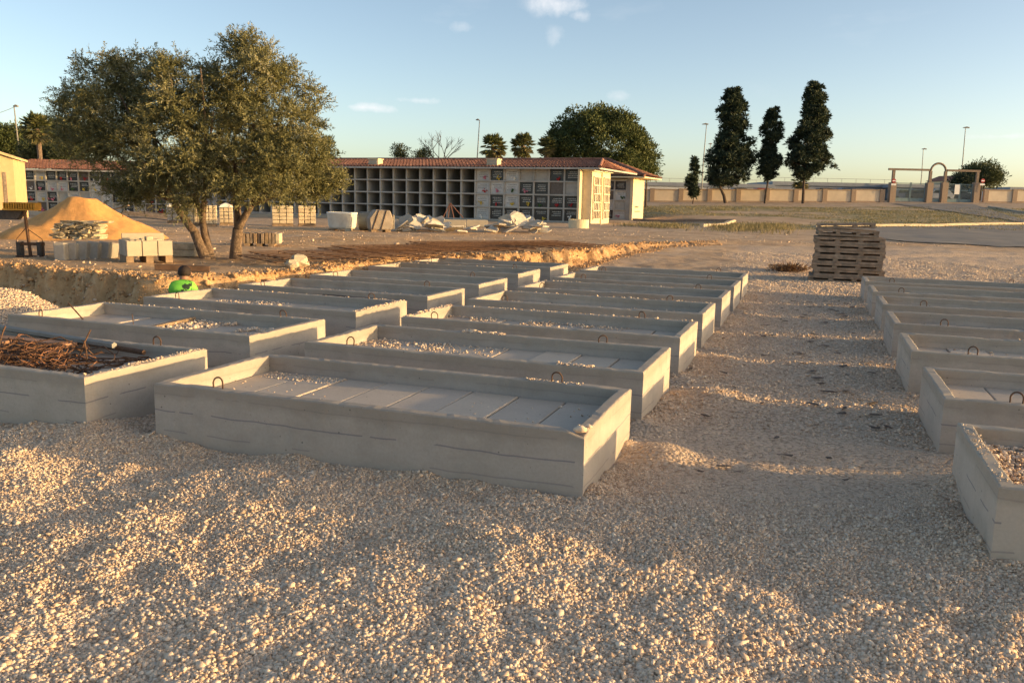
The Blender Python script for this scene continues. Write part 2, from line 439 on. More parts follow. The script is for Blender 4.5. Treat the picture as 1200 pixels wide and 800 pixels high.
def build_gravel():
    sets = []
    # foreground 2.2 - 6.5 m
    x, y = scatter(440000, 2.0, 6.6, R(39), 1.1)
    k = (~in_vault(x, y, .012)) & (RNG.uniform(0, 1, len(x)) < gravel_zone(x, y))
    aisle = sstep(.55, 1.0, x-.19*(5.4-y))*sstep(4.1, 4.8, y+.35*x*0)      # trodden, finer stone in the aisle
    k &= RNG.uniform(0, 1, len(x)) > .62*aisle
    x, y = x[k], y[k]; al = aisle[k]
    s = np.exp(RNG.normal(math.log(.0070), .34, len(x)))*(1-.2*al); s = np.clip(s, .004, .02)
    z = terrain(x, y)+s*(RNG.uniform(-.3, .5, len(x))-.45*al)
    s = np.where(RNG.uniform(0, 1, len(s)) < .004, s*RNG.uniform(1.4, 2.0, len(s)), s)
    near = np.hypot(x, y) < 3.6
    P = np.stack([x, y, z], -1)
    sets.append(stones('s', P[near], s[near], 'ico')); sets.append(stones('s', P[~near], s[~near], 'oct', .8))
    # between the vaults, down the aisle
    x, y = scatter(230000, 6.3, 27, R(38), 1.0)
    k = (~in_vault(x, y, .012)) & (RNG.uniform(0, 1, len(x)) < gravel_zone(x, y)*.9)
    x, y = x[k], y[k]
    s = np.clip(np.exp(RNG.normal(math.log(.0115), .3, len(x)))*(1+.02*(np.hypot(x, y)-6)), .007, .03)
    sets.append(stones('s', np.stack([x, y, terrain(x, y)+s*RNG.uniform(-.2, .5, len(x))], -1), s, 'oct', .75))
    # clods and stones on the bank and the upper soil
    x, y = scatter(60000, 10, 40, R(36), 1.2)
    d = bank_dist(x, y)
    k = (d > -1.0) & (RNG.uniform(0, 1, len(x)) < np.where(d < .6, .8, .22))
    x, y = x[k], y[k]
    s = np.clip(np.exp(RNG.normal(math.log(.012), .55, len(x))), .006, .07)
    v, f, rr = stones('s', np.stack([x, y, terrain(x, y)+s*.2], -1), s, 'oct', .8)
    sets.append((v, f, rr*.22+(rr > .9)*.3))
    stone_object('gravel', sets)
    x, y = scatter(260000, 9, 32, R(36), 1.1); d = bank_dist(x, y)
    k = (d > -.75) & (d < .25) & (x < 7); x, y = x[k], y[k]
    s = np.clip(np.exp(RNG.normal(math.log(.013), .6, len(x))), .005, .06)
    V, Fc, r = stones('s', np.stack([x, y, terrain(x, y)+s*.15], -1), s, 'ico', .85)
    tag(np_mesh('earth_clods', V, Fc, plain('cut_earth', (.46, .28, .14), .35, 7, .97, .5, 60)), kind='stuff')
build_gravel()

# ------------------------------------------------------------------ concrete burial vaults
WT = .078; ZB = -.14; FLOOR = .275
def vault_shell(seed):
    """open concrete box with worn, slightly wavy rim"""
    rg = np.random.default_rng(seed)
    nu, nv = 61, 26
    bm = bmesh.new()
    L2, W2 = VL/2, VW/2
    def ring(u2, w2):
        pts = []
        pts += [(-u2+2*u2*i/nu, -w2) for i in range(nu)]
        pts += [(u2, -w2+2*w2*i/nv) for i in range(nv)]
        pts += [(u2-2*u2*i/nu, w2) for i in range(nu)]
        pts += [(-u2, w2-2*w2*i/nv) for i in range(nv)]
        return pts
    n = 2*(nu+nv)
    chip = np.zeros(n)
    for _ in range(7):
        c = rg.integers(0, n); wd = rg.integers(1, 3)
        for q in range(-wd, wd+1): chip[(c+q) % n] = max(chip[(c+q) % n], rg.uniform(.002, .007))
    if seed == 0:
        for q in range(-1, 2): chip[(nu+q) % n] = .03-.012*abs(q)
    tops = VH+rg.normal(0, .0009, n)-chip
    prof = []   # rings outside bottom -> up -> rim -> inside down
    b = .009
    prof.append((L2, W2, np.full(n, ZB))); prof.append((L2, W2, np.full(n, .1))); prof.append((L2, W2, np.full(n, .25)))
    prof.append((L2, W2, tops-b)); prof.append((L2-b*.6, W2-b*.6, tops-b*.25)); prof.append((L2-b*1.3, W2-b*1.3, tops))
    prof.append((L2-WT+b*1.3, W2-WT+b*1.3, tops+rg.normal(0, .0008, n))); prof.append((L2-WT+b*.5, W2-WT+b*.5, tops-b*.3)); prof.append((L2-WT, W2-WT, tops-b))
    prof.append((L2-WT, W2-WT, np.full(n, FLOOR-.06)))
    V = []
    for j, (u2, w2, zz) in enumerate(prof):
        for i, (u, w) in enumerate(ring(u2, w2)):
            jit = .0012 if j in (3, 4, 5, 6, 7, 8) else .0006
            V.append((u+rg.normal(0, jit), w+rg.normal(0, jit), zz[i]))
    Fs = []
    for j in range(len(prof)-1):
        for i in range(n):
            Fs.append((j*n+i, j*n+(i+1) % n, (j+1)*n+(i+1) % n, (j+1)*n+i))
    m = (len(prof)-1)*n
    Fs.append(tuple(range(m, m+n)))                 # inner bottom
    Fs.append(tuple(range(n))[::-1])
    mb = MB(); mb.add(V, Fs)
    return mb
shells = []
def loop_mb(bend):
    mb = MB()
    pts = [(-.036, 0, -.06), (-.037, 0, .02)]
    for k in range(9):
        a = math.pi*(1-k/8); pts.append((.038*math.cos(a), bend*math.sin(a), .032+.040*math.sin(a)))
    pts += [(.037, 0, .02), (.036, 0, -.06)]
    mb.tube(pts, .0055, 8); return mb
def slab_mb(w, seed):
    mb = MB(); mb.box(-w/2, w/2, -(VW/2-WT-.006), VW/2-WT-.006, -.05, 0); return mb
NS = 8; SW = (VL-2*WT-.02)/NS
def base_vault():
    root = empty('burial_vault', (0, 0, 0))
    vault_shell(0).build('shell', M_VAULT, root)
    for k in range(NS):
        o = slab_mb(SW-.011, k).build('floor_slab', M_SLAB, root, bevel=.006)
        o.location = (-VL/2+WT+.01+SW*(k+.5), 0, FLOOR+random.uniform(-.004, .004))
        o.rotation_euler = (random.uniform(-.004, .004), random.uniform(-.008, .008), random.uniform(-.006, .006))
    for (u, w, b) in ((-VL*.335, -VW/2+WT*.55, .006), (VL*.325, VW/2-WT*.55, -.01)):
        o = loop_mb(b).build('lifting_loop', M_RUST, root); o.location = (u, w, VH)
    return root
proto = base_vault()
shell_meshes = [next(c for c in proto.children if c.name.startswith('shell')).data]
for sd in (11, 12, 13, 14):
    t = vault_shell(sd).build('shell', M_VAULT); shell_meshes.append(t.data); bpy.data.objects.remove(t)
ORD = ['nearest', 'second', 'third', 'fourth', 'fifth', 'sixth', 'farthest']
VL_LABEL = {('A', 0): 'concrete burial vault at the left edge, heaped with rusty rebar scrap',
 ('A', 1): 'concrete vault of the left row with a plank lying across its gravelly floor',
 ('A', 2): 'concrete vault right in front of the crouching worker in green',
 ('B', 0): 'large nearest middle concrete vault with bare slab floor and a chipped corner',
 ('B', 1): 'second concrete vault of the middle row, gravel over the left half of its slabs',
 ('B', 2): 'third concrete vault of the middle row, thickly strewn with gravel inside',
 ('C', 0): 'nearest concrete vault of the right row, filled with orange gravel, cut by the photo edge',
 ('C', 1): 'second concrete vault of the right row, with clean slabs and no gravel inside',
 ('C', 6): 'farthest concrete vault of the right row, just before the pallet stack',
 ('A', 6): 'farthest concrete vault of the left row, by the rebar mats',
 ('B', 6): 'farthest concrete vault of the middle row, by the orange earth bank'}
ROWN = {'A': 'left', 'B': 'middle', 'C': 'right'}
for i, ((rw, k), (x, y, a)) in enumerate(sorted(VAULTS.items(), key=lambda t: (t[0] != ('B', 0), t[0]))):
    o = proto if i == 0 else copy_tree(proto)
    o.location = (x, y, 0); o.rotation_euler = (0, 0, a)
    o['label'] = VL_LABEL.get((rw, k), '%s grey concrete vault from the front in the %s row' % (ORD[k], ROWN[rw]))
    o['category'] = 'burial vault'; o['kind'] = 'thing'; o['group'] = 'concrete burial vaults laid out in three rows'
    if i:
        for c in o.children:
            if c.name.startswith('shell'): c.data = shell_meshes[1+i % 4]
            elif c.name.startswith('lifting_loop'):
                c.location.x += random.uniform(-.12, .12); c.rotation_euler = (random.uniform(-.25, .25), 0, random.uniform(-.35, .35))
            else: c.location.z += random.uniform(-.006, .006)
def vw(key, u, w, z=0):
    x, y, a = VAULTS[key]; c, s = math.cos(a), math.sin(a)
    return Vector((x+u*c-w*s, y+u*s+w*c, z))

# loose stone lying inside and on the rims
def build_spill():
    P = []; S = []
    def patch(key, u0, u1, n, w0=-.5, w1=.5, zb=FLOOR, sz=.011, heap=0, gap=-.12):
        for _ in range(n):
            u = random.uniform(u0, u1); w = random.uniform(w0, w1)
            if fbm(np.array([u*1.6+(ord(key[0])*7+key[1]*3)]), np.array([w*1.6]), 3)[0] < gap: continue
            s = sz*math.exp(random.gauss(0, .35))
            P.append(vw(key, u, w, zb+s*.3+heap*random.random())); S.append(s)
    patch(('B', 1), -1.4, -.6, 800, sz=.009); patch(('B', 1), -.6, 0, 200, sz=.008)
    patch(('B', 2), -1.4, 1.35, 2600, heap=.015, sz=.009); patch(('B', 3), -1.3, 1.3, 700, sz=.009); patch(('B', 4), -1.3, 1.3, 400, sz=.009)
    patch(('C', 0), -1.42, .6, 9000, -.53, .53, heap=.035, sz=.0105, gap=-9); patch(('C', 2), -1.3, 1.2, 300); patch(('A', 1), -.1, 1.2, 2600, -.35, .5, heap=.02); patch(('A', 2), -1.3, 1.3, 1800); patch(('A', 3), -1.3, 1.3, 800)
    patch(('B', 0), -1.38, 1.38, 130, sz=.006); patch(('B', 0), -1.35, -.6, 260, .3, .5, sz=.006)
    def rim(key, side, n, sz=.008, u0=-1, u1=1):
        for _ in range(n):
            t = random.uniform(u0, u1)
            if u1-u0 > 1 and float(fbm(np.array([t*2.3+n]), np.array([.5]), 2)[0]) < -.03 and random.random() < .8: continue
            o = random.uniform(-WT*.42, WT*.42); s = sz*math.exp(random.gauss(0, .4))
            u, w = {'R': (VL/2-WT/2+o, t*VW/2*.95), 'F': (t*VL/2*.97, VW/2-WT/2+o), 'L': (-VL/2+WT/2+o, t*VW/2*.95), 'N': (t*VL/2*.97, -VW/2+WT/2+o)}[side]
            P.append(vw(key, u, w, VH+s*.35)); S.append(s)
    rim(('A', 0), 'R', 420, .0048); rim(('A', 2), 'R', 700, .0075); rim(('A', 2), 'F', 160, .006); rim(('A', 1), 'F', 120, .005); rim(('B', 2), 'L', 320, .007)
    rim(('B', 1), 'F', 130, .007, -.35, -.05); rim(('B', 1), 'N', 60, .007, .55, .75); rim(('B', 2), 'F', 110, .006); rim(('B', 3), 'F', 90, .006); rim(('C', 0), 'L', 110, .004); rim(('B', 0), 'R', 40, .005, -1, -.86); rim(('B', 0), 'F', 60, .005, .5, .8); rim(('A', 5), 'F', 60, .007); rim(('C', 2), 'F', 40, .008, -.3, .1); rim(('B', 4), 'F', 60, .007)
    rim(('B', 1), 'F', 110, .010, -.35, -.05); rim(('B', 1), 'N', 60, .008, .55, .75); rim(('B', 2), 'F', 90); rim(('B', 3), 'F', 70); rim(('C', 0), 'L', 60, .006); rim(('B', 0), 'R', 14, .012, -1, -.8); rim(('B', 0), 'F', 40, .006, .5, .8); rim(('A', 5), 'F', 60); rim(('C', 2), 'F', 30, .01, -.3, .1); rim(('B', 4), 'F', 60)
    P = np.array([p[:] for p in P]); S = np.array(S)
    stone_object('spilled_gravel', [stones('s', P, S, 'ico', .8)])
build_spill()

# ------------------------------------------------------------------ things lying in the left-hand vaults
def rod(name, a, b, r, mat, label, cat, bow=0.0, group=None):
    a = Vector(a); b = Vector(b); mid = (a+b)/2+Vector((random.uniform(-1, 1)*bow, random.uniform(-1, 1)*bow, random.uniform(0, 1)*bow))
    mb = MB(); pts = [(a*(1-t)**2+mid*2*t*(1-t)+b*t*t) for t in [k/8 for k in range(9)]]
    mb.tube(pts, r, 6); return tag(mb.build(name, mat), label, cat, group)
def scrap():
    mb = MB(); rg = random.Random(5)
    for k in range(110):
        u = rg.gauss(.3, .55); w = rg.gauss(-.02, .24); z = FLOOR+.015+abs(rg.gauss(0, .04))+max(0, .05-.08*abs(u-.3))
        L = rg.uniform(.25, .9); th = rg.gauss(.2, .7)
        pts = []
        for q in range(6):
            t = q/5-.5
            uu = min(1.38, max(-1.3, u+L*t*math.cos(th)+rg.gauss(0, .025))); ww = min(.5, max(-.5, w+L*t*math.sin(th)+rg.gauss(0, .025)))
            pts.append(vw(('A', 0), uu, ww, max(FLOOR+.008, z+rg.gauss(0, .018)+.05*t*rg.uniform(-1, 1))))
        mb.tube(pts, rg.choice([.004, .005, .007]), 5)
    mb.cur = 1
    for k in range(70):      # curled tie wire
        u = rg.gauss(.25, .3); w = rg.gauss(-.12, .17); z = FLOOR+.05+abs(rg.gauss(0, .05)); r0 = rg.uniform(.03, .09); tz = rg.uniform(-1, 1)
        pts = [vw(('A', 0), min(1.35, u+r0*math.cos(a*.8)), min(.5, max(-.5, w+r0*math.sin(a*.8)*.8)), max(FLOOR+.01, z+.02*a*tz*.4+r0*.5*math.sin(a*.8+k))) for a in range(9)]
        mb.tube(pts, .0028, 4)
    M_ORW = plain('bright_rust_wire', (.30, .14, .07), .5, 30, .8, .2, 90)
    o = mb.build('rebar_scrap', [M_RUST, M_ORW])
    tag(o, 'tangle of rusty rebar offcuts and tie wire heaped inside the left vault', 'scrap', None, 'stuff')
scrap()
for k, (u0, w0, u1, w1, h) in enumerate([(.22, -.25, .08, -.05, .30), (-.25, .1, -.45, .2, .2), (.55, .2, .6, .3, .26), (.75, .1, .72, .12, .2)]):
    rod('rebar_rod', vw(('A', 0), u0, w0, FLOOR), vw(('A', 0), u1, w1, FLOOR+h), .007, M_RUST,
        ['leaning rebar rod with the longest free end, over the left vault scrap', 'short bent rebar rod sticking up at the far left of the scrap', 'thin rebar rod rising beside the far wall of the scrap vault', 'thin upright rebar rod at the right of the scrap heap'][k], 'rod', .03, 'rebar rods sticking out of the scrap')
rod('steel_pipe', vw(('A', 0), -1.35, .62, VH+.035), vw(('A', 0), .74, .40, VH+.0), .028, M_METAL, 'long grey steel pipe lying along the rim of the scrap-filled vault', 'pipe')
rod('rusty_bar', vw(('A', 0), -.2, .50, FLOOR+.13), vw(('A', 0), 1.05, .40, FLOOR+.09), .022, M_RUST, 'dark rusty bar lying just under the grey pipe in the scrap vault', 'bar')
M_PLK = plain('reddish_plank', (.36, .20, .12), .35, 5, .85, .3, 50)
def plank(a, b, w, h, label, mat=None, group='planks lying about the vaults', name='plank'):
    mb = MB(); mb.bar(a, b, w, h); return tag(mb.build(name, mat or M_PLK, bevel=.003), label, 'plank', group)
plank(vw(('A', 0), -.9, .36, FLOOR+.10), vw(('A', 0), .35, .33, FLOOR+.11), .12, .03, 'reddish wide plank resting across the rebar scrap')
plank(vw(('A', 0), -1.3, .12, FLOOR+.05), vw(('A', 0), -.25, .22, FLOOR+.10), .10, .03, 'dull brown board at the far left of the rebar scrap')
plank(vw(('A', 0), -1.3, -.25, FLOOR+.03), vw(('A', 0), -.30, -.12, FLOOR+.06), .14, .025, 'broken orange-brown board nearest the front wall of the scrap vault')
plank(vw(('A', 1), -.02, -.52, FLOOR+.02), vw(('A', 1), -.10, .50, FLOOR+.035), .055, .04, 'thin sunlit batten lying across the floor of the second left vault', M_WOOD)
rod('rebar_rod', vw(('A', 1), -.55, -.45, FLOOR), vw(('A', 1), -.9, -.40, FLOOR+.25), .007, M_RUST, 'rebar rod leaning over the front wall of the second left vault', 'rod', .02)
rod('rebar_rod', vw(('A', 1), .05, -.5, FLOOR), vw(('A', 1), .05, -.52, FLOOR+.22), .004, M_RUST, 'thin upright wire beside the batten in the second left vault', 'rod', .01)
rod('rusty_bar', vw(('A', 2), .15, VW/2+.20, .37), vw(('A', 2), 1.35, VW/2+.10, .37), .016, M_DARKSTEEL, 'black bar lying behind the vault to the right of the worker', 'bar')

# ------------------------------------------------------------------ rebar mats on the upper soil
def mat_thing(cx, cy, L, W, rz, label, z=.0, tilt=0.0):
    g0 = max(gz(cx+dx, cy+dy) for dx in (-1, 0, 1) for dy in (-.5, 0, .5))
    mb = MB(); nx, ny = int(L/.5), int(W/.36)
    for i in range(nx+1):
        u = -L/2+L*i/nx; mb.tube([(u, -W/2-.05, .014), (u, W/2+.05, .014)], .008, 4)
    for j in range(ny+1):
        w = -W/2+W*j/ny; mb.tube([(-L/2-.05, w, .03), (L/2+.05, w, .03)], .008, 4)
    o = mb.build('rebar_mat', M_RUST); o.location = (cx, cy, g0+.01+z); o.rotation_euler = (0, tilt, rz)
    tag(o, label, 'rebar mat', 'rebar mats stacked on the soil behind the vaults')
pA = ground_at(400, 306); pB = ground_at(500, 296); pC = ground_at(592, 291)
for (p, L, W, rz, lb) in ((pA, 3.4, 2.0, .62, 'front rebar mat lying nearest the orange earth edge'), (pB, 4.2, 2.2, .62, 'middle rusty rebar mat behind the left row of vaults'), (pC, 4.6, 2.2, .5, 'right rebar mat whose comb of bars overhangs the orange bank')):
    for q in range(2):
        mat_thing(p.x+.1*q+random.uniform(-.1, .1), p.y+.08*q, L, W, rz+random.uniform(-.05, .05), lb+(', bottom layer' if q == 0 else ', top layer'), z=.05*q+.03)

# ------------------------------------------------------------------ worker crouching in the trench
def skin(name, verts, edges, radii, mat, parent, levels=2):
    me = bpy.data.meshes.new(name); me.from_pydata(verts, edges, []); me.materials.append(mat)
    o = bpy.data.objects.new(name, me); link(o); o.parent = parent
    m = o.modifiers.new('skin', 'SKIN'); m.use_smooth_shade = True
    sv = me.skin_vertices[0].data
    for i, r in enumerate(radii): sv[i].radius = r if isinstance(r, tuple) else (r, r)
    sv[0].use_root = True
    s = o.modifiers.new('sub', 'SUBSURF'); s.levels = levels; s.render_levels = levels
    return o
def worker():
    x, y = -4.62, 11.5; z0 = gz(x, y)
    W = empty('person', (x, y, z0-.08), .1, 'worker in a bright green shirt crouching in the trench, seen from behind', 'person')
    M_SKIN = plain('tanned_skin', (.33, .17, .10), .12, 8, .6, .05, 60)
    M_TR = plain('black_trousers', (.022, .022, .026), .3, 10, .9, .2, 60)
    k = NT('green_shirt'); v = k.co('Object')
    gcol = k.ramp(k.noise(v, 5, 3), [(.3, (.14, .48, .05)), (.7, (.24, .66, .08))])
    sx = k.n('SeparateXYZ'); k.l(v, sx.inputs[0])
    blot = k.ramp(k.noise(v, 11, 3, .6), [(.52, (0, 0, 0)), (.54, (1, 1, 1))])
    right = k.math('MULTIPLY', k.math('GREATER_THAN', sx.outputs['X'], .02), k.math('LESS_THAN', sx.outputs['X'], .17))
    back = k.math('MULTIPLY', right, k.math('LESS_THAN', sx.outputs['Y'], .10))
    M_SH = k.fin(k.mix(k.math('MULTIPLY', back, blot), gcol, (.03, .05, .03)), .8, k.bump(k.noise(v, 9, 3), .5, .02))
    S = .70
    W.scale = (.86, .86, .90)
    # body: pelvis root, spine, head, arms, legs (crouching, weight on the feet)
    V = [(0, -.05, .24), (0, .0, .40), (0, .07, .52), (0, .12, .58), (0, .17, .645), (0, .20, .72), (0, .21, .78),
         (-.155, .08, .50), (-.22, .12, .34), (-.17, .30, .22), (-.15, .36, .17),
         (.155, .08, .50), (.22, .14, .34), (.16, .32, .24), (.13, .38, .19),
         (-.11, -.03, .22), (-.17, .32, .34), (-.14, .10, .07), (-.14, .28, .035),
         (.11, -.03, .22), (.17, .32, .34), (.14, .10, .07), (.14, .28, .035)]
    E = [(0, 1), (1, 2), (2, 3), (3, 4), (4, 5), (5, 6), (2, 7), (7, 8), (8, 9), (9, 10), (2, 11), (11, 12), (12, 13), (13, 14), (0, 15), (15, 16), (16, 17), (17, 18), (0, 19), (19, 20), (20, 21), (21, 22)]
    rad = [(.15, .12), (.15, .10), (.14, .09), .055, .085, .098, .05, .06, .045, .034, .03, .06, .045, .034, .03, .095, .065, .045, .035, .095, .065, .045, .035]
    skin('body', V, E, rad, M_SKIN, W)
    # clothing follows the same chain, a little larger
    tv = [V[0], V[1], (0, .05, .50), (0, .10, .575), (-.13, .07, .50), (-.215, .10, .40), (.13, .07, .50), (.215, .11, .40)]
    skin('shirt', tv, [(0, 1), (1, 2), (2, 3), (2, 4), (4, 5), (2, 6), (6, 7)], [(.17, .14), (.175, .14), (.16, .13), .085, .10, .075, .10, .075], M_SH, W)
    lv = [V[0], V[15], V[16], (-.145, .11, .10), V[19], V[20], (.145, .11, .10)]
    skin('trousers', lv, [(0, 1), (1, 2), (2, 3), (0, 4), (4, 5), (5, 6)], [(.155, .13), .105, .078, .06, .105, .078, .06], M_TR, W)
    hm = MB(); n = 14
    prof = [(.092*math.sin(a), .092*math.cos(a)) for a in [math.pi*(.03+.62*i/9) for i in range(10)]]
    hm.lathe([(r, z) for r, z in prof], 18, Matrix.Translation((0, .185, .725))@Matrix.Rotation(.55, 4, 'X')@Matrix.Scale(1.14, 4))
    hm.build('hair', plain('dark_hair', (.025, .016, .012), .3, 40, .7, .3, 80), W, smooth=True)
    nose = MB(); nose.lathe([(.002, .03), (.014, .0), (.016, -.012), (.002, -.02)], 8, Matrix.Translation((0, .297, .705))); nose.build('nose', M_SKIN, W, smooth=True)
    for s in (-1, 1):
        e = MB(); e.lathe([(.001, .03), (.012, .02), (.017, 0), (.010, -.02), (.001, -.028)], 8, Matrix.Translation((s*.098, .20, .70))); e.build('ear', M_SKIN, W, smooth=True)
        ey = MB(); ey.lathe([(.001, .010), (.009, .005), (.009, -.005), (.001, -.010)], 8, Matrix.Translation((s*.033, .288, .728))); ey.build('eye', M_TR, W, smooth=True)
        b = MB(); b.box(-.045, .045, -.10, .17, 0, .075, Matrix.Translation((s*.14, .15, 0))); b.build('boot', M_TR, W, bevel=.02)
        for fi, (dx, ln) in enumerate(((-.024, .055), (-.008, .066), (.008, .062), (.023, .05))):
            ps = V[10] if s < 0 else V[14]
            fm = MB(); p0 = Vector(ps)+Vector((dx, .01, -.005)); fm.tube([p0, p0+Vector((0, ln*.5, -.008)), p0+Vector((0, ln*.75, -.035)), p0+Vector((0, ln*.7, -.055))], [.009, .0085, .008, .006], 7); fm.build('finger', M_SKIN, W, smooth=True)
        ps = V[10] if s < 0 else V[14]
        p0 = Vector(ps)+Vector((-s*.025, -.005, -.005)); th = MB(); th.tube([p0, p0+Vector((-s*.022, .015, -.012)), p0+Vector((-s*.026, .032, -.03))], [.011, .010, .007], 7); th.build('thumb', M_SKIN, W, smooth=True)
worker()
# dark beam lying on the bank above him
pb0 = ground_at(182, 318); pb1 = ground_at(246, 318)
tagw = MB(); tagw.bar((pb0.x, pb0.y, gz(pb0.x, pb0.y)+.06), (pb1.x, pb1.y, gz(pb1.x, pb1.y)+.06), .12, .09)
tag(tagw.build('timber_beam', plain('dark_timber', (.10, .06, .04), .4, 6, .9, .3, 40), bevel=.008), 'dark timber beam on the bank edge above the worker', 'beam')

# ------------------------------------------------------------------ foliage helpers
def leaf_mesh(name, C, D, L, Wd, mat, parent=None, rnd=None):
    """one diamond-shaped leaf (two triangles as a quad) per row"""
    n = len(C)
    D = D/np.linalg.norm(D, axis=1)[:, None]
    s = np.cross(D, RNG.normal(size=(n, 3))); s /= np.linalg.norm(s, axis=1)[:, None]+1e-9
    L = np.broadcast_to(L, (n,))[:, None]; Wd = np.broadcast_to(Wd, (n,))[:, None]
    nm = np.cross(D, s)
    a = C; b = C+D*L*.5+s*Wd*.5+nm*Wd*.12; c = C+D*L; d = C+D*L*.5-s*Wd*.5+nm*Wd*.12
    V = np.stack([a, b, c, d], 1).reshape(-1, 3)
    Fs = np.arange(4*n).reshape(n, 4)
    r = RNG.uniform(0, 1, n) if rnd is None else np.clip(rnd, 0, 1)
    return np_mesh(name, V, Fs, mat, parent, {'rnd': ('FACE', 'FLOAT', r)})
def unit(n):
    v = RNG.normal(size=(n, 3)); return v/np.linalg.norm(v, axis=1)[:, None]
def tuft_cloud(centres, radii, per, leaf, width, mat, name, parent, up=.4, droop=0, tone=None, twigs=None):
    """leaf clumps: each clump throws leaves outwards from its centre"""
    n = len(centres); N = n*per
    c = np.repeat(centres, per, 0); r = np.repeat(radii, per)
    d = unit(N); d[:, 2] += up; d /= np.linalg.norm(d, axis=1)[:, None]
    t = RNG.uniform(.15, 1, N)**.6
    P = c+d*(r*t)[:, None]
    dd = d+.55*unit(N); dd[:, 2] -= droop
    ton = np.repeat(RNG.normal(.5, .17, n) if tone is None else tone, per)+RNG.normal(0, .15, N)
    return leaf_mesh(name, P, dd, leaf*RNG.uniform(.7, 1.3, N), width*RNG.uniform(.7, 1.2, N), mat, parent, ton)
def limb(mb, a, b, r0, r1, bow=.1, n=7):
    a = Vector(a); b = Vector(b); m = (a+b)/2+Vector((random.uniform(-bow, bow), random.uniform(-bow, bow), random.uniform(-bow, bow)*.5))
    pts = [a*(1-t)**2+m*2*t*(1-t)+b*t*t for t in [k/6 for k in range(7)]]
    mb.tube(pts, [r0+(r1-r0)*k/6 for k in range(7)], n); return pts

# ------------------------------------------------------------------ the olive tree
def olive():
    b1 = ground_at(241, 303); b2 = ground_at(275, 302); Y = (b1.y+b2.y)/2
    root = empty('olive_tree', (b1.x, b1.y, b1.z), 0, 'big bushy olive tree with leaning forked trunks standing on the bank', 'tree')
    O = Vector(root.location); M = mpp(Y)
    def P(px, py, dy=0): return at(px, py, Y+dy)-O
    mb = MB()
    f = P(244, 304); f.z = -.15
    j1 = P(228, 272, .05); limb(mb, f, j1, .115, .085, .04, 9); limb(mb, j1, P(203, 236, .2), .085, .06, .06, 9)
    f2 = P(249, 303, .1); f2.z = -.15
    j2 = P(238, 262, .15); limb(mb, f2, j2, .10, .07, .05, 9); limb(mb, j2, P(230, 235, .3), .07, .05, .05); limb(mb, j2, P(240, 226, .1), .06, .05, .05)
    f3 = b2-O; f3.z -= .15
    j3 = P(279, 268, .1); limb(mb, f3, j3, .13, .10, .05, 9); limb(mb, j3, P(279, 235, .2), .08, .055, .05); limb(mb, j3, P(295, 240, 0), .085, .06, .06)
    tips = [(P(203, 236, .2), [(110, 160), (140, 110), (170, 80), (130, 190)]), (P(230, 235, .3), [(200, 90), (170, 150), (215, 140)]), (P(240, 226, .1), [(235, 80), (250, 130)]),
            (P(279, 235, .2), [(280, 70), (300, 120), (260, 170)]), (P(295, 240, 0), [(335, 120), (350, 170), (365, 205), (330, 210)])]
    for s, ts in tips:
        for (px, py) in ts: limb(mb, s, P(px, py, random.uniform(-1.0, 1.0)), .05, .012, .25, 6)
    mb.build('trunk', M_BARK, root, smooth=True)
    # crown: lobes as (px, py, half width px, half height px, depth shift m)
    lobes = [(120, 120, 54, 62, .3), (100, 150, 40, 52, -.3), (150, 190, 46, 52, -.5), (165, 106, 48, 50, .4), (205, 112, 50, 54, -.3), (200, 170, 50, 60, -.9), (225, 210, 44, 40, -.8),
             (245, 140, 46, 70, .5), (285, 92, 44, 48, -.1), (300, 120, 50, 66, -.6), (335, 130, 40, 60, .2), (345, 170, 44, 52, -.4), (320, 200, 46, 42, -.9), (370, 205, 34, 34, 0), (275, 205, 44, 40, -1.0), (180, 215, 40, 28, .2), (270, 160, 50, 60, 1.0), (140, 150, 50, 60, 1.0), (340, 205, 40, 30, .6), (290, 56, 24, 22, 0)]
    cs = []; rs = []; tone = []
    for (px, py, hw, hh, dy) in lobes:
        n = int(8+hw*hh/72)
        for _ in range(n):
            d = unit(1)[0]; t = random.uniform(.5, 1.0)**.5
            q = P(px+d[0]*hw*t*.92, py-d[2]*hh*t*.92, dy+d[1]*hw*M*.75*t)
            cs.append(q[:]); rs.append(random.uniform(.16, .34)); tone.append(random.gauss(.5, .16))
    cs = np.array(cs); rs = np.array(rs); n = len(cs)
    # each clump is a sheaf of upright shoots carrying narrow leaves
    per_tw, per_lf = 13, 24
    c = np.repeat(cs, per_tw, 0); r = np.repeat(rs, per_tw); tn = np.repeat(tone, per_tw)
    d = unit(len(c)); d[:, 2] = d[:, 2]*.8+.25; d /= np.linalg.norm(d, axis=1)[:, None]
    N = len(c)*per_lf
    t = np.tile(np.linspace(.1, 1.15, per_lf), len(c))
    dd = np.repeat(d, per_lf, 0); rr = np.repeat(r, per_lf)*1.15
    P0 = np.repeat(c, per_lf, 0)+dd*(rr*t)[:, None]; P0[:, 2] -= .10*t*t*rr
    ld = dd*.7+unit(N)*.75
    leaf_mesh('crown', P0, ld, .068*RNG.uniform(.7, 1.25, N), .0165*RNG.uniform(.8, 1.2, N), M_OLIVE, root, np.repeat(tn, per_lf)+RNG.normal(0, .16, N))
olive()

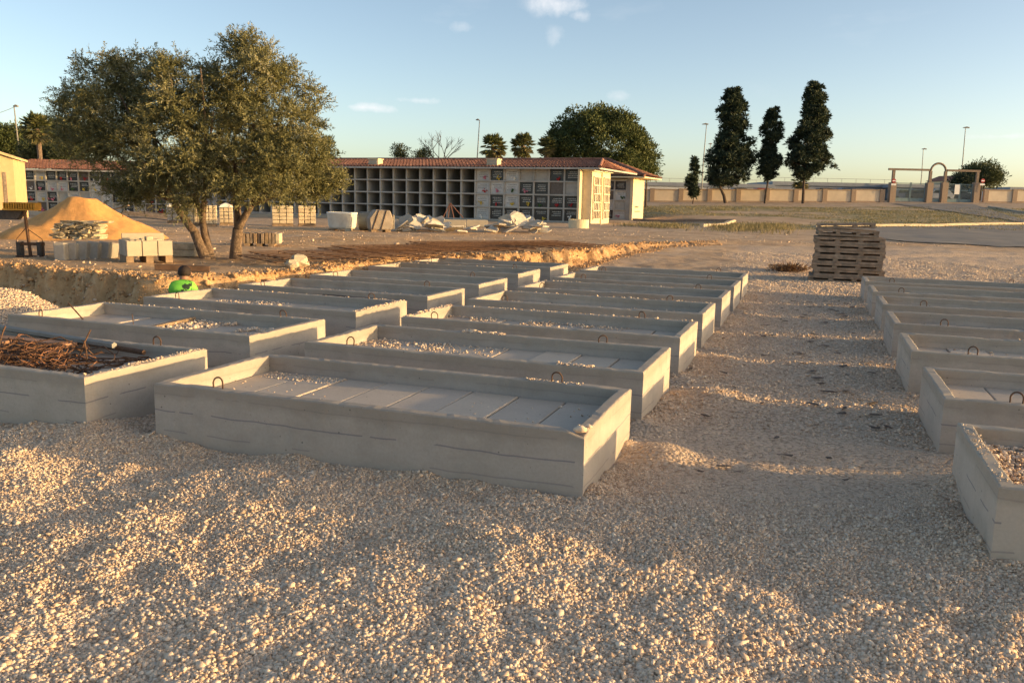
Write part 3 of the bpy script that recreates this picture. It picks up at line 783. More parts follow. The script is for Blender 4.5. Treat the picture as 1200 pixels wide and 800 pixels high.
# ------------------------------------------------------------------ other trees
def conifer(px_base, py_base, Y, prof, trunk_px, label, lean=0, nper=1.0):
    """prof: (photo y, left px, right px) of the crown outline, top first"""
    b = at(px_base, py_base, Y); g = gz(b.x, b.y)
    root = empty('cypress_tree', (b.x, b.y, g), 0, label, 'tree', 'cypress trees by the perimeter wall')
    O = Vector(root.location); M = mpp(Y)
    top = at((prof[0][1]+prof[0][2])/2, prof[0][0]+3, Y)-O
    mb = MB(); mid = at((prof[-1][1]+prof[-1][2])/2, prof[-1][0], Y)-O
    mb.tube([(0, 0, -.4), (mid.x*.4, 0, mid.z*.5), mid, mid.lerp(top, .6), top], [trunk_px*M*.6, trunk_px*M*.5, trunk_px*M*.42, trunk_px*M*.25, .02], 8)
    cs = []; rs = []; tone = []
    ys = [p[0] for p in prof]
    H = ys[-1]-ys[0]
    n = int(nper*sum((p[2]-p[1]) for p in prof)/len(prof)*H/7.0)
    limbs = []
    for _ in range(n):
        y = random.uniform(ys[0], ys[-1])
        l = np.interp(y, ys, [p[1] for p in prof]); r = np.interp(y, ys, [p[2] for p in prof])
        cx = (l+r)/2; hw = (r-l)/2
        if random.random() > .35+hw/max(p[2]-p[1] for p in prof)*1.5: continue
        a = random.uniform(0, 2*math.pi); t = random.uniform(.15, 1)**.55
        hn = .82+.75*max(-.35, float(fbm(np.array([y*.16+px_base]), np.array([a*1.3]), 2)[0]))+(.16 if random.random() < .12 else 0)
        q = at(cx+hw*t*hn*math.cos(a)*1.02, y-1.5*t*random.random(), Y+hw*M*t*math.sin(a))-O
        cs.append(q[:]); rs.append(M*random.uniform(1.6, 3.4)*(0.7+.5*hw/20)); tone.append(random.gauss(.45, .2))
        if random.random() < .25: limbs.append((Vector((mid.x+(top.x-mid.x)*max(0, (q.z-mid.z)/(top.z-mid.z)), 0, q.z-.3)), q))
    for a, q in limbs: mb.tube([a, q], [.05, .02], 5)
    mb.build('trunk', M_BARKD, root)
    tuft_cloud(np.array(cs), np.array(rs), 60, .42, .13, M_CYP, 'crown', root, up=.8, tone=np.array(tone))
def pz(lst): return [(90+y/5, 760+l/5, 760+r/5) for y, l, r in lst]
conifer(851, 238, 104, pz([(85, 470, 530), (150, 430, 570), (200, 420, 575), (250, 408, 572), (305, 420, 606), (340, 440, 560), (362, 372, 585), (420, 366, 615), (480, 358, 628), (540, 336, 628), (585, 330, 618), (625, 350, 560), (650, 370, 470)]), 3.5, 'left big cypress with a broad spreading lower crown')
conifer(896, 238, 104, pz([(200, 690, 752), (270, 680, 765), (300, 655, 780), (335, 645, 780), (365, 660, 805), (400, 680, 740), (445, 660, 742), (500, 632, 780), (560, 632, 778), (595, 640, 750), (610, 680, 720)]), 2.2, 'slim middle cypress with a gappy narrow crown and bare trunk')
conifer(941, 237.5, 104, pz([(45, 940, 990), (100, 925, 1035), (170, 893, 1035), (220, 888, 1055), (260, 875, 1085), (310, 832, 1085), (350, 832, 1086), (400, 812, 1050), (460, 800, 1066), (510, 800, 1080), (545, 815, 1070), (575, 835, 1000), (600, 880, 940)]), 3.2, 'right tall cypress, the tallest of the cypresses, cone shaped')
conifer(812, 233, 100, pz([(490, 262, 278), (540, 254, 290), (580, 250, 288), (605, 215, 290), (630, 215, 292), (660, 228, 292), (690, 240, 288), (708, 252, 276)]), 1.2, 'small young cypress, by far the shortest one by the wall')
def broad_tree(name, px, py0, py1, hw, Y, label, mat, leaf=.3, n=240, group=None, per=75, rr=(.7, 1.5), trunk_r=.25, lobes=9, dense=1, squash=.8, bare=False, zoff=0, droop=0, dome=False):
    b = at(px, py1, Y); g = gz(b.x, b.y)
    root = empty(name, (b.x, b.y, g), 0, label, 'tree', group)
    O = Vector(root.location); M = mpp(Y)
    top = at(px, py0, Y).z-g; bot = at(px, py1, Y).z-g; rad = hw*M
    mb = MB(); mb.tube([(0, 0, -.3), (random.uniform(-.1, .1), 0, max(bot, .3)*.7), (0, 0, bot+(top-bot)*.45)], [trunk_r, trunk_r*.8, trunk_r*.4], 8)
    cs = []; rs = []; tone = []
    for k in range(lobes):
        a = 2*math.pi*k/lobes+random.uniform(-.3, .3)
        f = random.uniform(.25, .62) if k else 0
        lx, ly = rad*f*math.cos(a), rad*f*math.sin(a)
        lr = rad*(1-f)*random.uniform(.85, 1.05) if k else rad*.72
        hz = (top-bot)
        lz = bot+hz*(.5+.0*f)
        lh = hz*.5*math.sqrt(max(.12, 1-f*f))*random.uniform(.9, 1.05)
        limb(mb, (0, 0, bot+hz*.1), (lx, ly, lz), trunk_r*.45, .05, .3, 6)
        if dome:
            for _ in range(int(n/lobes)):
                d = unit(1)[0]; t = random.uniform(.55, 1)**.4; bump_ = 1+.10*math.sin(5*math.atan2(d[1], d[0])+2)*math.cos(4*d[2])+.06*math.sin(9*d[0]+7*d[2])
                cs.append((rad*.93*d[0]*t*bump_, rad*.93*d[1]*t*bump_, bot+hz*.36+d[2]*t*hz*(.60 if d[2] > 0 else .34)*bump_)); rs.append(random.uniform(*rr)*(rad/6)); tone.append(random.gauss(.5, .2))
            continue
        for _ in range(int(n/lobes)):
            d = unit(1)[0]; t = random.uniform(.3, 1)**.45
            if d[2] < -.2: d[2] *= .55
            cs.append((lx+d[0]*lr*t, ly+d[1]*lr*t, lz+d[2]*lh*t)); rs.append(random.uniform(*rr)*(rad/6 if not bare else 1)); tone.append(random.gauss(.5, .2))
    mb.build('trunk', M_BARKD, root)
    tuft_cloud(np.array(cs), np.array(rs), per, leaf, leaf*.42, mat, 'crown', root, up=.45, tone=np.array(tone), droop=droop)
    return root
broad_tree('pine_tree', 700, 127, 212, 66, 84, 'large round umbrella pine rising behind the niche building', M_PINE, .30, 640, per=90, rr=(.5, .95), lobes=8, trunk_r=.35, dome=True)
broad_tree('pine_tree', 758, 187, 214, 15, 86, 'small green tree peeping out right of the niche building roof', M_PINE, .25, 60, per=60, rr=(2.0, 3.6), lobes=4, trunk_r=.12)
GB = 'trees behind the left niche building'
broad_tree('pine_tree', 18, 150, 196, 32, 88, 'dark tree at the left photo edge behind the lamp post', M_PINE, .3, 200, group=GB, rr=(1.3, 2.2), lobes=7)
broad_tree('pine_tree', 82, 141, 196, 40, 92, 'darkest and tallest tree right of the left palm', M_CYP, .3, 330, group=GB, rr=(1.1, 2.0), lobes=9)
broad_tree('leafy_tree', 52, 166, 196, 26, 82, 'low sunlit bushy tree under the left palm crown', M_BUSH, .26, 170, group=GB, rr=(1.3, 2.2), lobes=7)
broad_tree('leafy_tree', 82, 172, 198, 18, 80, 'low light green bush just above the left red tiled roof', M_BUSH, .24, 90, group=GB, rr=(2., 3.), lobes=5)
broad_tree('leafy_tree', 1149, 192, 226, 26, 124, 'leafy tree behind the right end of the gate', M_BUSH, .36, 190, per=60, rr=(1.2, 2.2), lobes=8, trunk_r=.2)
broad_tree('leafy_tree', 1127, 206, 228, 13, 122, 'small dark tree behind the right gate leaf', M_CYP, .3, 60, per=60, rr=(3.2, 5.0), lobes=4, trunk_r=.12)
broad_tree('leafy_tree', 470, 170, 194, 12, 82, 'small thin leafy tree left of the bare tree', M_BUSH, .2, 34, per=45, rr=(.35, .6), lobes=4, trunk_r=.08, bare=True)
broad_tree('leafy_tree', 497, 174, 194, 12, 82, 'small thin leafy tree under the bare branches', M_BUSH, .2, 34, per=45, rr=(.35, .6), lobes=4, trunk_r=.08, bare=True)
broad_tree('leafy_tree', 384, 155, 215, 14, 66, 'brownish tree top showing right of the olive crown', M_BUSH, .2, 60, per=60, rr=(1.6, 2.6), lobes=5, trunk_r=.15)
def bare_tree(px, py0, py1, Y, label):
    b = at(px, py1, Y); g = gz(b.x, b.y); root = empty('bare_tree', (b.x, b.y, g), 0, label, 'tree')
    H = at(px, py0, Y).z-g; mb = MB()
    def grow(p, d, L, r, k):
        q = p+d*L; mb.tube([p, p.lerp(q, .5)+Vector((random.uniform(-.06, .06),)*3)*L, q], [r, r*.8, r*.6], 5)
        if k == 0: return
        for _ in range(3):
            nd = (d+Vector((random.uniform(-.8, .8), random.uniform(-.8, .8), random.uniform(-.15, .5)))).normalized(); grow(q, nd, L*random.uniform(.55, .8), r*.6, k-1)
    mb.tube([(0, 0, -.2), (0, 0, H*.45)], [.14, .1], 7)
    for _ in range(4): grow(Vector((0, 0, H*.42)), Vector((random.uniform(-.6, .6), random.uniform(-.6, .6), 1)).normalized(), H*.2, .06, 3)
    mb.build('branches', M_BARKD, root)
bare_tree(515, 147, 194, 82, 'leafless tree with fine branches above the niche roof')
def palm(px, py_top, py_c, Y, hw, label, group='fan palms behind the niche buildings', n=64):
    c = at(px, py_c, Y); g = gz(c.x, c.y); root = empty('palm_tree', (c.x, c.y, g), 0, label, 'palm tree', group)
    H = c.z-g; L = hw*mpp(Y)
    mb = MB(); mb.tube([(0, 0, -.3), (.05, 0, H*.5), (0, 0, H)], [.24, .2, .22], 9); mb.build('trunk', M_BARK, root)
    C = []; D = []; W_ = []; Ls = []; tn = []
    for k in range(n):
        a = random.uniform(0, 2*math.pi); e = random.uniform(-1.2, 1.35)
        d = Vector((math.cos(a)*math.cos(e), math.sin(a)*math.cos(e), math.sin(e)))
        st = L*random.uniform(.5, .62); hub = d*st; t0 = random.gauss(.5 if e > -.3 else .9, .15)
        C.append((0, 0, H)); D.append(d[:]); Ls.append(st); W_.append(.05); tn.append(t0)
        side = d.cross(Vector((0, 0, 1))).normalized(); up = side.cross(d)
        for q in range(19):                       # leaf fan
            th = R(-105+210*q/18); dd = (d*math.cos(th)+side*math.sin(th)+up*random.uniform(-.12, .12)-Vector((0, 0, .18))).normalized()
            C.append((hub+Vector((0, 0, H)))[:]); D.append(dd[:]); Ls.append(L*random.uniform(.40, .52)); W_.append(L*.10); tn.append(t0+random.gauss(0, .08))
    leaf_mesh('fronds', np.array(C), np.array(D), np.array(Ls), np.array(W_), M_PALM, root, np.array(tn))
palm(578, 157, 173, 76, 17, 'left sunlit fan palm behind the niche roof, its dry skirt showing')
palm(613, 155, 171, 78, 16, 'darker fan palm just left of the round pine')
palm(641, 163, 172, 80, 13, 'fan palm mostly hidden by the left side of the round pine')
palm(44, 133, 151, 76, 20, 'fan palm beside the lamp post at the photo left')
palm(939, 203, 213, 122, 13, 'low palm behind the perimeter wall by the tallest cypress', 'palms beyond the perimeter wall', 34)

# ------------------------------------------------------------------ niche buildings
def m_roof():
    k = NT('roof_tiles'); v = k.co('Object')
    f = k.noise(v, 3.2, 5, .7); col = k.ramp(f, [(.28, (.16, .075, .05)), (.5, (.29, .135, .09)), (.75, (.40, .23, .165))])
    vo = k.n('TexVoronoi'); vo.inputs['Scale'].default_value = 3.5; k.l(v, vo.inputs['Vector'])
    col = k.mix(.5, col, k.ramp(vo.outputs['Color'], [(.2, (.55, .5, .5)), (.8, (1, 1, 1))]), 'MULTIPLY')
    return k.fin(col, .85, k.bump(k.noise(v, 30, 3), .3, .02), .25)
M_ROOF = m_roof()
def tiled_slope(mb, A, B, C, D):
    """corrugated tiles on the quad A-B (eave) to D-C (ridge)"""
    A, B, C, D = map(Vector, (A, B, C, D)); L = (B-A).length; S = (D-A).length
    nx = max(8, int(L/.24*6)); ny = max(2, int(S/.42))
    nrm = (B-A).cross(D-A).normalized()
    if nrm.z < 0: nrm = -nrm
    V = []; Fs = []
    rows = []
    for j in range(ny):
        rows += [(j/ny, .035), ((j+1)/ny-.001, .0)]
    for (t, st) in rows:
        p0 = A.lerp(D, t); p1 = B.lerp(C, t)
        for i in range(nx+1):
            p = p0.lerp(p1, i/nx); w = (p-A).dot((B-A).normalized())
            V.append(p+nrm*(.05*math.sin(2*math.pi*w/.24)+st))
    for j in range(len(rows)-1):
        for i in range(nx): Fs.append((j*(nx+1)+i, j*(nx+1)+i+1, (j+1)*(nx+1)+i+1, (j+1)*(nx+1)+i))
    mb.add(V, Fs)
M_ML = plain('pale_marble', (.56, .54, .50), .14, 3, .4, .03, 20)
M_MD = plain('black_granite', (.028, .028, .03), .3, 8, .25, .02, 20, spec=.5)
M_MG = plain('grey_rendered_plug', (.42, .39, .34), .15, 4, .9, .1, 30)
M_MB = plain('brown_granite', (.14, .11, .09), .3, 8, .35, .02, 20)
M_LET = plain('engraved_lettering', (.16, .15, .13), .1, 8, .7, .05, 20)
M_LETW = plain('silver_lettering', (.55, .53, .48), .1, 8, .4, .05, 20)
M_FLW = [plain('red_flowers', (.40, .03, .03), .3, 30, .8), plain('pink_flowers', (.55, .18, .24), .3, 30, .8), plain('white_flowers', (.75, .72, .66), .1, 30, .8), plain('yellow_flowers', (.6, .42, .06), .2, 30, .8), plain('green_sprays', (.05, .10, .03), .3, 30, .8)]
def plaque(parent, x, z, w, h, kind, y=.10):
    m = {'L': M_ML, 'D': M_MD, 'G': M_MG, 'B': M_MB}[kind]
    mb = MB(); mb.box(-w/2, w/2, 0, .03, 0, h); o = mb.build('plaque', m, parent); o.location = (x, y, z)
    if kind in 'LD':
        lt = MB(); rows = random.randint(2, 4)
        for r_ in range(rows):                    # engraved lines, too small to read
            zz = h*(.72-.15*r_); x0 = -w*random.uniform(.2, .36)
            while x0 < w*.3:
                ww = random.uniform(.03, .09); lt.box(x0, x0+ww, -.004, -.001, zz, zz+h*.055); x0 += ww+.03
        lt.build('lettering', M_LET if kind == 'L' else M_LETW, o)
    if kind in 'LDB' and random.random() < .75:
        mb = MB(); V = []
        nb = random.randint(5, 10); cx = random.uniform(-.2, .2)*w; base = random.uniform(0, .08)
        for _ in range(nb):
            q = (cx+random.gauss(0, .08), -.06+random.uniform(-.03, .03), base+.08+abs(random.gauss(0, .07)))
            s = random.uniform(.03, .06)
            mb.lathe([(.001, s), (s*.8, s*.4), (s, -.2*s), (.001, -s)], 6, Matrix.Translation(q))
        mb.box(cx-.04, cx+.04, -.09, -.02, base-.0, base+.1)
        mb.build('flowers', random.choice(M_FLW), o)
    return o
def lattice(mb, x0, x1, cols, rows, pw, ph, z0, depth, sh=.085, dv=.10):
    for r_ in range(rows+1):
        mb.box(x0, x1, -.03 if r_ < rows else -.12, depth, z0+r_*ph-sh/2, z0+r_*ph+sh/2)
    for c in range(cols+1):
        xc = x0+(x1-x0)*c/cols
        for r_ in range(rows):
            mb.box(max(x0, xc-dv/2), min(x1, xc+dv/2), 0, depth-.002, z0+r_*ph+sh/2, z0+(r_+1)*ph-sh/2)
    mb.box(x0, x1, depth, depth+.15, z0-.6, z0+rows*ph+.1)
    mb.box(x0, x1, .0, depth, z0-.8, z0-sh/2)
BR = R(-22)
def main_building():
    c = at(678, 260, 50); zb = .46
    root = empty('niche_building', (c.x, c.y, zb), BR, 'long niche building with empty grey burial niches and red tiled roof', 'niche building', 'burial niche buildings')
    cols, pw, ph = 28, .975, .787
    L = cols*pw
    mb = MB(); lattice(mb, -L, 0, cols, 4, pw, ph, .06, 2.3)
    mb.box(-L-.2, -L-.003, -.1, 8.2, -.8, 3.3); mb.box(-L, -2.5, 8.0, 8.2, -.8, 3.3)
    mb.build('wall', M_LATT, root)
    pat = ['LDLLLDD', 'LLLDDBG', 'LDLDDDD', 'LDDDDDD']
    for r_ in range(4):
        for k in range(7):
            kd = pat[r_][k]
            plaque(root, -6.825+pw*(k+.5), .06+ph*(3-r_)+.0425, pw-.10, ph-.085, 'G' if (r_, k) in ((0, 3), (0, 4)) else kd)
    # right-hand end: lit fin, recess and two stepped columbarium blocks
    f = MB(); f.box(.003, .14, -.45, .5, -.6, 3.22); f.build('fin_wall', M_CREAM, root)
    for (x0, x1, y0, y1, zt) in ((.145, .72, .1, 2.0, 3.05), (.145, .80, 2.003, 3.75, 3.07)):
        g = MB(); g.box(x0, x1, y0, y1, -.7, zt); blk = g.build('end_block', M_CREAM, root)
        cp = MB(); cp.box(x0-.02, x1+.16, y0-.12, y1+.05, zt+.003, zt+.12); cp.build('coping', plain('white_coping', (.72, .66, .54), .05, 4, .8, .1, 30), blk)
        fr = MB(); dk = MB()
        wy = y1-y0-.5; ya = y0+.25
        for c_ in range(5): fr.box(x1+.002, x1+.07, ya+wy*c_/4-.035, ya+wy*c_/4+.035, .25, 2.75)
        for r_ in range(6): fr.box(x1+.002, x1+.09, ya-.03, ya+wy+.03, .22+.5*r_, .28+.5*r_)
        fr.build('urn_niche_frame', plain('cream_frame', (.62, .54, .38), .1, 4, .85, .1, 30), blk)
        for c_ in range(4):
            for r_ in range(5):
                d = MB(); d.box(x1+.001, x1+.02, ya+wy*c_/4+.04, ya+wy*(c_+1)/4-.04, .285+.5*r_, .715+.5*r_); d.build('urn_recess_panel', random.choice([M_MB, M_MG, M_MB]), blk)  # darker panels put the shade of the small niche openings into colour
    # roof
    rf = MB(); e0 = 3.24
    A = (-L-.5, -.55, e0); B = (1.35, -.55, e0); Rr = (.2, 3.9, 3.90); Rl = (-L-.5, 3.9, 3.90); Cb = (1.35, 8.4, e0); Db = (-L-.5, 8.4, e0)
    tiled_slope(rf, A, B, Rr, Rl); tiled_slope(rf, B, Cb, Rr, Rr); tiled_slope(rf, Cb, Db, Rl, Rr)
    roof = rf.build('roof', M_ROOF, root)
    sf = MB(); sf.box(-L-.45, 1.3, -.5, 8.35, 3.20, 3.215); sf.build('soffit', M_LATT, roof)
    fc = MB(); fc.box(-L-.5, 1.36, -.57, -.53, 3.14, 3.24); fc.box(1.32, 1.36, -.528, 8.4, 3.14, 3.24); fc.build('fascia', M_LATT, roof)
    rd = MB(); rd.tube([(-L-.5, 3.9, 3.93), (.2, 3.9, 3.93)], .11, 8); rd.tube([(.2, 3.9, 3.93), (1.35, -.55, e0+.05)], .1, 8); rd.build('ridge_tiles', M_ROOF, roof)
    for px in (576, 441):
        s = None
        # find the local x of the vent from its pixel
        best = min((abs(600+ (c.x+lx*math.cos(BR)-.6*math.sin(BR))/(c.y+lx*math.sin(BR)+.6*math.cos(BR))*F-px), lx) for lx in np.linspace(-L, 0, 400))[1]
        v = MB(); v.box(best-.36, best+.36, .1, .7, 3.2, 3.72); v.box(best-.40, best+.40, .04, .76, 3.723, 3.78)
        vv = v.build('roof_vent', M_CREAM, root)
        gl = MB()
        for q in range(4): gl.box(best-.31, best+.31, .06, .098, 3.33+.1*q, 3.385+.1*q)
        gl.build('vent_louvre', M_LATT, vv)
    pl = MB(); pl.box(-L-.3, 1.6, -.9, -.05, -.5, .0); pl.build('plinth', M_CONC, root)
main_building()
def end_building():
    c = at(740, 259, 64); zb = gz(c.x, c.y)-.1
    zb = min(zb, at(740, 259, 64).z)
    root = empty('niche_building', (c.x, c.y, zb), BR, 'small niche block behind, with bright cream end wall and hipped tile roof', 'niche building', 'burial niche buildings')
    H = at(740, 208, 64).z-zb; ph = (H-.4)/4; pw = .95
    mb = MB(); lattice(mb, -9*pw-.5, -.5, 9, 4, pw, ph, .15, 2.2); mb.box(-.497, -.16, .02, 3.3, -.8, H-.02); mb.build('wall', M_LATT, root)
    pat = ['DD', 'BL', 'LG', 'DL']
    for r_ in range(4):
        for k in range(2): plaque(root, -.5-pw*(1.5-k), .15+ph*(3-r_)+.043, pw-.1, ph-.085, pat[r_][k])
    ew = MB(); ew.box(-.157, .06, -.15, 3.4, -.8, H+.1); e = ew.build('end_wall', M_CREAM, root)
    lt = MB(); rg = random.Random(3)
    for row, (zz, hh) in enumerate(((1.05, .14), (.72, .09))):
        y = .55
        while y < (1.7 if row == 0 else 2.2):
            w = rg.uniform(.05, .16); lt.box(.063, .07, y, y+w, zz, zz+hh*rg.uniform(.7, 1)); y += w+.035
    lt.build('lettering', M_LET, e)
    e0 = H+.12; rf = MB()
    A = (-11, -.9, e0); B = (1.1, -.9, e0); C = (1.1, 5.2, e0); D = (-11, 5.2, e0); Rr = (-2.6, 2.1, e0+1.35); Rl = (-11, 2.1, e0+1.35)
    tiled_slope(rf, A, B, Rr, Rl); tiled_slope(rf, B, C, Rr, Rr); tiled_slope(rf, C, D, Rl, Rr)
    roof = rf.build('roof', M_ROOF, root)
    s = MB(); s.box(-11, 1.05, -.85, 5.15, e0-.16, e0-.06); s.build('soffit', M_CREAM, roof)
    rd = MB(); rd.tube([Rr, B], .11, 8); rd.tube([Rr, Rl], .11, 8); rd.build('ridge_tiles', M_ROOF, roof)
end_building()
def left_building():
    x0 = at(18, 250, 62); x1 = at(262, 250, 62); zb = at(100, 249.5, 62).z; W = x1.x-x0.x
    root = empty('niche_building', (x0.x, 62, zb), R(-1.5), 'low niche building at the left with closed marble niches behind the sand pile', 'niche building', 'burial niche buildings')
    n = 19; pw = W/n; ph = .765
    mb = MB(); lattice(mb, 0, W, n, 4, pw, ph, .0, 2.2, .08, .09)
    mb.build('wall', M_LATT, root)
    rg = random.Random(12)
    for r_ in range(4):
        for k in range(n): plaque(root, pw*(k+.5), ph*r_+.04, pw-.09, ph-.08, rg.choice('LLGDDB'))
    rf = MB(); e0 = 4*ph+.06
    tiled_slope(rf, (-.3, -.5, e0), (W+.3, -.5, e0), (W+.3, 3, e0+.78), (-.3, 3, e0+.78)); tiled_slope(rf, (W+.3, 6.5, e0), (-.3, 6.5, e0), (-.3, 3, e0+.78), (W+.3, 3, e0+.78))
    roof = rf.build('roof', M_ROOF, root)
    fc = MB(); fc.box(-.3, W+.3, -.52, -.47, e0-.14, e0-.02); fc.box(-.3, W+.3, -.468, 6.4, e0-.12, e0-.07); fc.build('fascia', M_LATT, roof)
left_building()
def corner_house():
    c = at(19.5, 246, 45); zb = gz(c.x, c.y)-.2
    root = empty('cream_building', (c.x, c.y, zb), R(24), 'sunlit ochre building corner at the left photo edge', 'building')
    H = at(19.5, 186.5, 45).z-zb
    M_OCH = plain('ochre_render', (.58, .42, .22), .1, 3, .9, .2, 50)
    mb = MB(); mb.prism([(0, 0, -.3), (-5, 0, -.3), (-5, 0, H+1.7), (0, 0, H)], (0, 5, 0)); w = mb.build('wall', M_OCH, root)
    d = MB(); d.box(-.52, -.36, -.03, -.003, .0, H-.7); d.build('dark_pilaster', M_WOODG, root)
    r_ = MB(); r_.prism([(.15, -.15, H+.0), (-5.1, -.15, H+1.78), (-5.1, -.15, H+1.9), (.15, -.15, H+.12)], (0, 5.3, 0)); r_.build('roof_edge', M_OCH, root)
corner_house()

# ------------------------------------------------------------------ perimeter wall, gate and what lies beyond
WY = 110
def xat(px, Y=WY): return at(px, 237, Y).x
def per_wall(xa, xb, label, first):
    za = gz(xa, WY); root = empty('perimeter_wall', (xa, WY, za), 0, label, 'wall')
    n = max(1, round((xb-xa)/3.62)); sp = (xb-xa)/n
    pm = MB(); cm = MB(); bm_ = MB()
    for k in range(n):
        x0 = sp*k; z = gz(xa+x0+sp/2, WY)-za
        pm.box(x0+.3, x0+sp-.3, -.08, .08, z-.5, z+1.52); bm_.box(x0+.3, x0+sp-.3, -.11, .11, z-.5, z+.14); cm.box(x0+.3, x0+sp-.3, -.16, .16, z+1.523, z+1.66)
    pm.build('panel', plain('wall_render', (.60, .50, .38), .1, 1, .9, .2, 20), root); bm_.build('base_course', M_BRICK, root); cm.build('coping', plain('wall_coping', (.36, .27, .19), .2, 3, .9, .2, 20), root)
    for k in range(n+1):
        z = gz(xa+sp*k, WY)-za; b = MB(); b.box(sp*k-.298, sp*k+.298, -.2, .2, z-.5, z+1.70); b.build('pier', M_BRICK, root)
per_wall(xat(730), xat(1041)-.9, 'long cream perimeter wall with brick piers running left of the gate', 0)
per_wall(xat(1146)+.9, xat(1146)+42, 'short stretch of cream perimeter wall right of the gate', 1)
def gate():
    xs = [xat(1044), xat(1087), xat(1104.5), xat(1142)]
    z0 = gz((xs[0]+xs[3])/2, WY); root = empty('entrance_gate', (xs[0], WY, z0), 0, 'wide metal entrance gate with brick piers, beam and round arch', 'gate')
    X = [x-xs[0] for x in xs]; M = mpp(WY)
    M_GS = plain('gate_steel', (.16, .23, .25), .2, 5, .6, .1, 20); M_BEAM = plain('brown_beam', (.24, .18, .135), .2, 5, .8, .2, 20)
    hp = 2.55; hb = 4.0
    for i, x in enumerate(X):
        z = gz(xs[i], WY)-z0; w = .37
        b = MB(); b.box(x-w, x+w, -.4, .4, z-.5, z+hp); b.build('pier', M_BRICK, root)
        if i != 3 or True:
            p = MB(); p.box(x-.16, x+.16, -.16, .16, z+hp+.003, hb); p.build('post', M_BEAM, root)
    for (a, b) in ((X[0]-.7, X[1]-.163), (X[2]+.163, X[3]+.3)):
        m = MB(); m.box(a, b, -.14, .14, hb+.003 if False else hb-.02+.023, hb+.26); m.build('beam', M_BEAM, root)
    ar = MB(); cx = (X[1]+X[2])/2; rr = (X[2]-X[1])/2
    ar.tube([(cx-rr*math.cos(math.pi*k/20), 0, hb+.0+rr*1.02*math.sin(math.pi*k/20)) for k in range(21)], .14, 8); ar.build('arch', M_BEAM, root)
    for (a, b, nm) in ((X[0]+.46, X[1]-.46, 2), (X[1]+.46, X[2]-.46, 1), (X[2]+.46, X[3]-.46, 2)):
        w = (b-a)/nm
        for q in range(nm):
            l = MB(); x0 = a+w*q+.03; x1 = a+w*(q+1)-.03
            for (za, zb_) in ((.1, .5), (1.55, 1.63), (2.35, 2.43)): l.box(x0, x1, -.03, .03, za, zb_)
            for x in (x0, x1-.07): l.box(x, x+.07, -.05, .05, .08, 2.5)
            k = x0+.16
            while k < x1-.1: l.box(k, k+.025, -.012, .012, .5, 2.35); k += .145
            l.build('gate_leaf', M_GS, root)
    mp = MB(); mp.box(X[2]+1.35, X[2]+2.0, -.12, -.09, 1.1, 2.35); tag(mp.build('notice_board', plain('notice_white', (.78, .77, .74), .04, 4, .6, .02, 20), None), 'white notice board fixed on the right gate leaf', 'notice').location = (xs[0], WY, z0)
    M_SR = plain('sign_red', (.40, .05, .05), .05, 4, .5, .02, 20); M_SW = plain('sign_white', (.80, .80, .78), .03, 4, .5, .02, 20)
    for i, (px, lb) in enumerate(((1044, 'round no-entry sign with a white plate on the left gate pier'), (1144, 'round no-entry sign with a white plate on the right gate pier'))):
        x = xat(px)+(-.1 if i == 0 else .25); z = gz(x, WY)+2.75
        s = empty('no_entry_sign', (x, WY-.55, z), 0, lb, 'sign', 'no-entry signs on the gate piers')
        d = MB(); d.lathe([(.001, -.02), (.27, -.02), (.27, .02), (.001, .02)], 28, Matrix.Rotation(math.pi/2, 4, 'X')); d.build('disc', M_SR, s)
        b = MB(); b.box(-.19, .19, -.032, -.023, -.065, .065); b.build('white_bar', M_SW, s)
        pl = MB(); pl.box(-.30, .30, -.015, .015, -.58, -.36); pl.build('plate', M_SW, s)
        po = MB(); po.tube([(0, .04, -1.4), (0, .04, .3)], .03, 8); po.box(-.05, .05, .04, .14, -.3, -.2); po.build('post', M_METAL, s)
gate()
def warehouse(px0, px1, pyt, Y, label, wallc, seg):
    a = at(px0, 222, Y); b = at(px1, 222, Y); g = gz((a.x+b.x)/2, Y); W = b.x-a.x; H = at((px0+px1)/2, pyt, Y).z-g
    root = empty('warehouse', (a.x, Y, g), 0, label, 'warehouse', 'industrial sheds beyond the wall')
    mb = MB(); mb.box(0, W, 0, 16, -1.5, H*.8); mb.build('wall', wallc, root)
    r_ = MB(); r_.box(-.3, W+.3, -.4, 16.4, H*.8+.003, H); r_.build('roof', plain('dark_roof_sheet', (.24, .26, .29), .1, 1, .7, .05, 10), root)
    rg = random.Random(int(px0))
    n = int(W/seg)
    for k in range(n):
        d = MB(); x0 = W*(k+.2)/n; d.box(x0, x0+W/n*.55, -.06, -.003, -1, H*rg.uniform(.45, .62)); d.build('shutter_door', plain('pale_shutter', (.46, .47, .47), .1, 2, .7, .1, 20) if k % 3 == 0 else plain('blue_grey_shutter', (.20, .22, .27), .1, 2, .7, .1, 20), root)
    return root, W, H
r1, W1, H1 = warehouse(735, 905, 214.5, 150, 'long pale grey shed beyond the wall behind the left cypresses', plain('pale_shed_wall', (.56, .57, .57), .1, 1, .8, .1, 10), 6)
r2, W2, H2 = warehouse(906, 1052, 214, 152, 'blue grey shed beyond the wall between cypress and gate', plain('bluegrey_shed_wall', (.25, .27, .32), .1, 1, .8, .1, 10), 7)
for rt, W_, H_ in ((r1, W1, H1), (r2, W2, H2)):
    m = MB(); m.tube([(0, 2, H_+.75), (W_, 2, H_+.75)], .03, 5)
    k = 0
    while k < W_: m.tube([(k, 2, H_), (k, 2, H_+.78)], .03, 5); k += 2.6
    m.build('roof_railing', M_METAL, rt)
warehouse(1052, 1128, 216.5, 146, 'dark low shed seen through the gate bars', plain('dark_shed_wall', (.12, .13, .14), .1, 1, .8, .1, 10), 5)
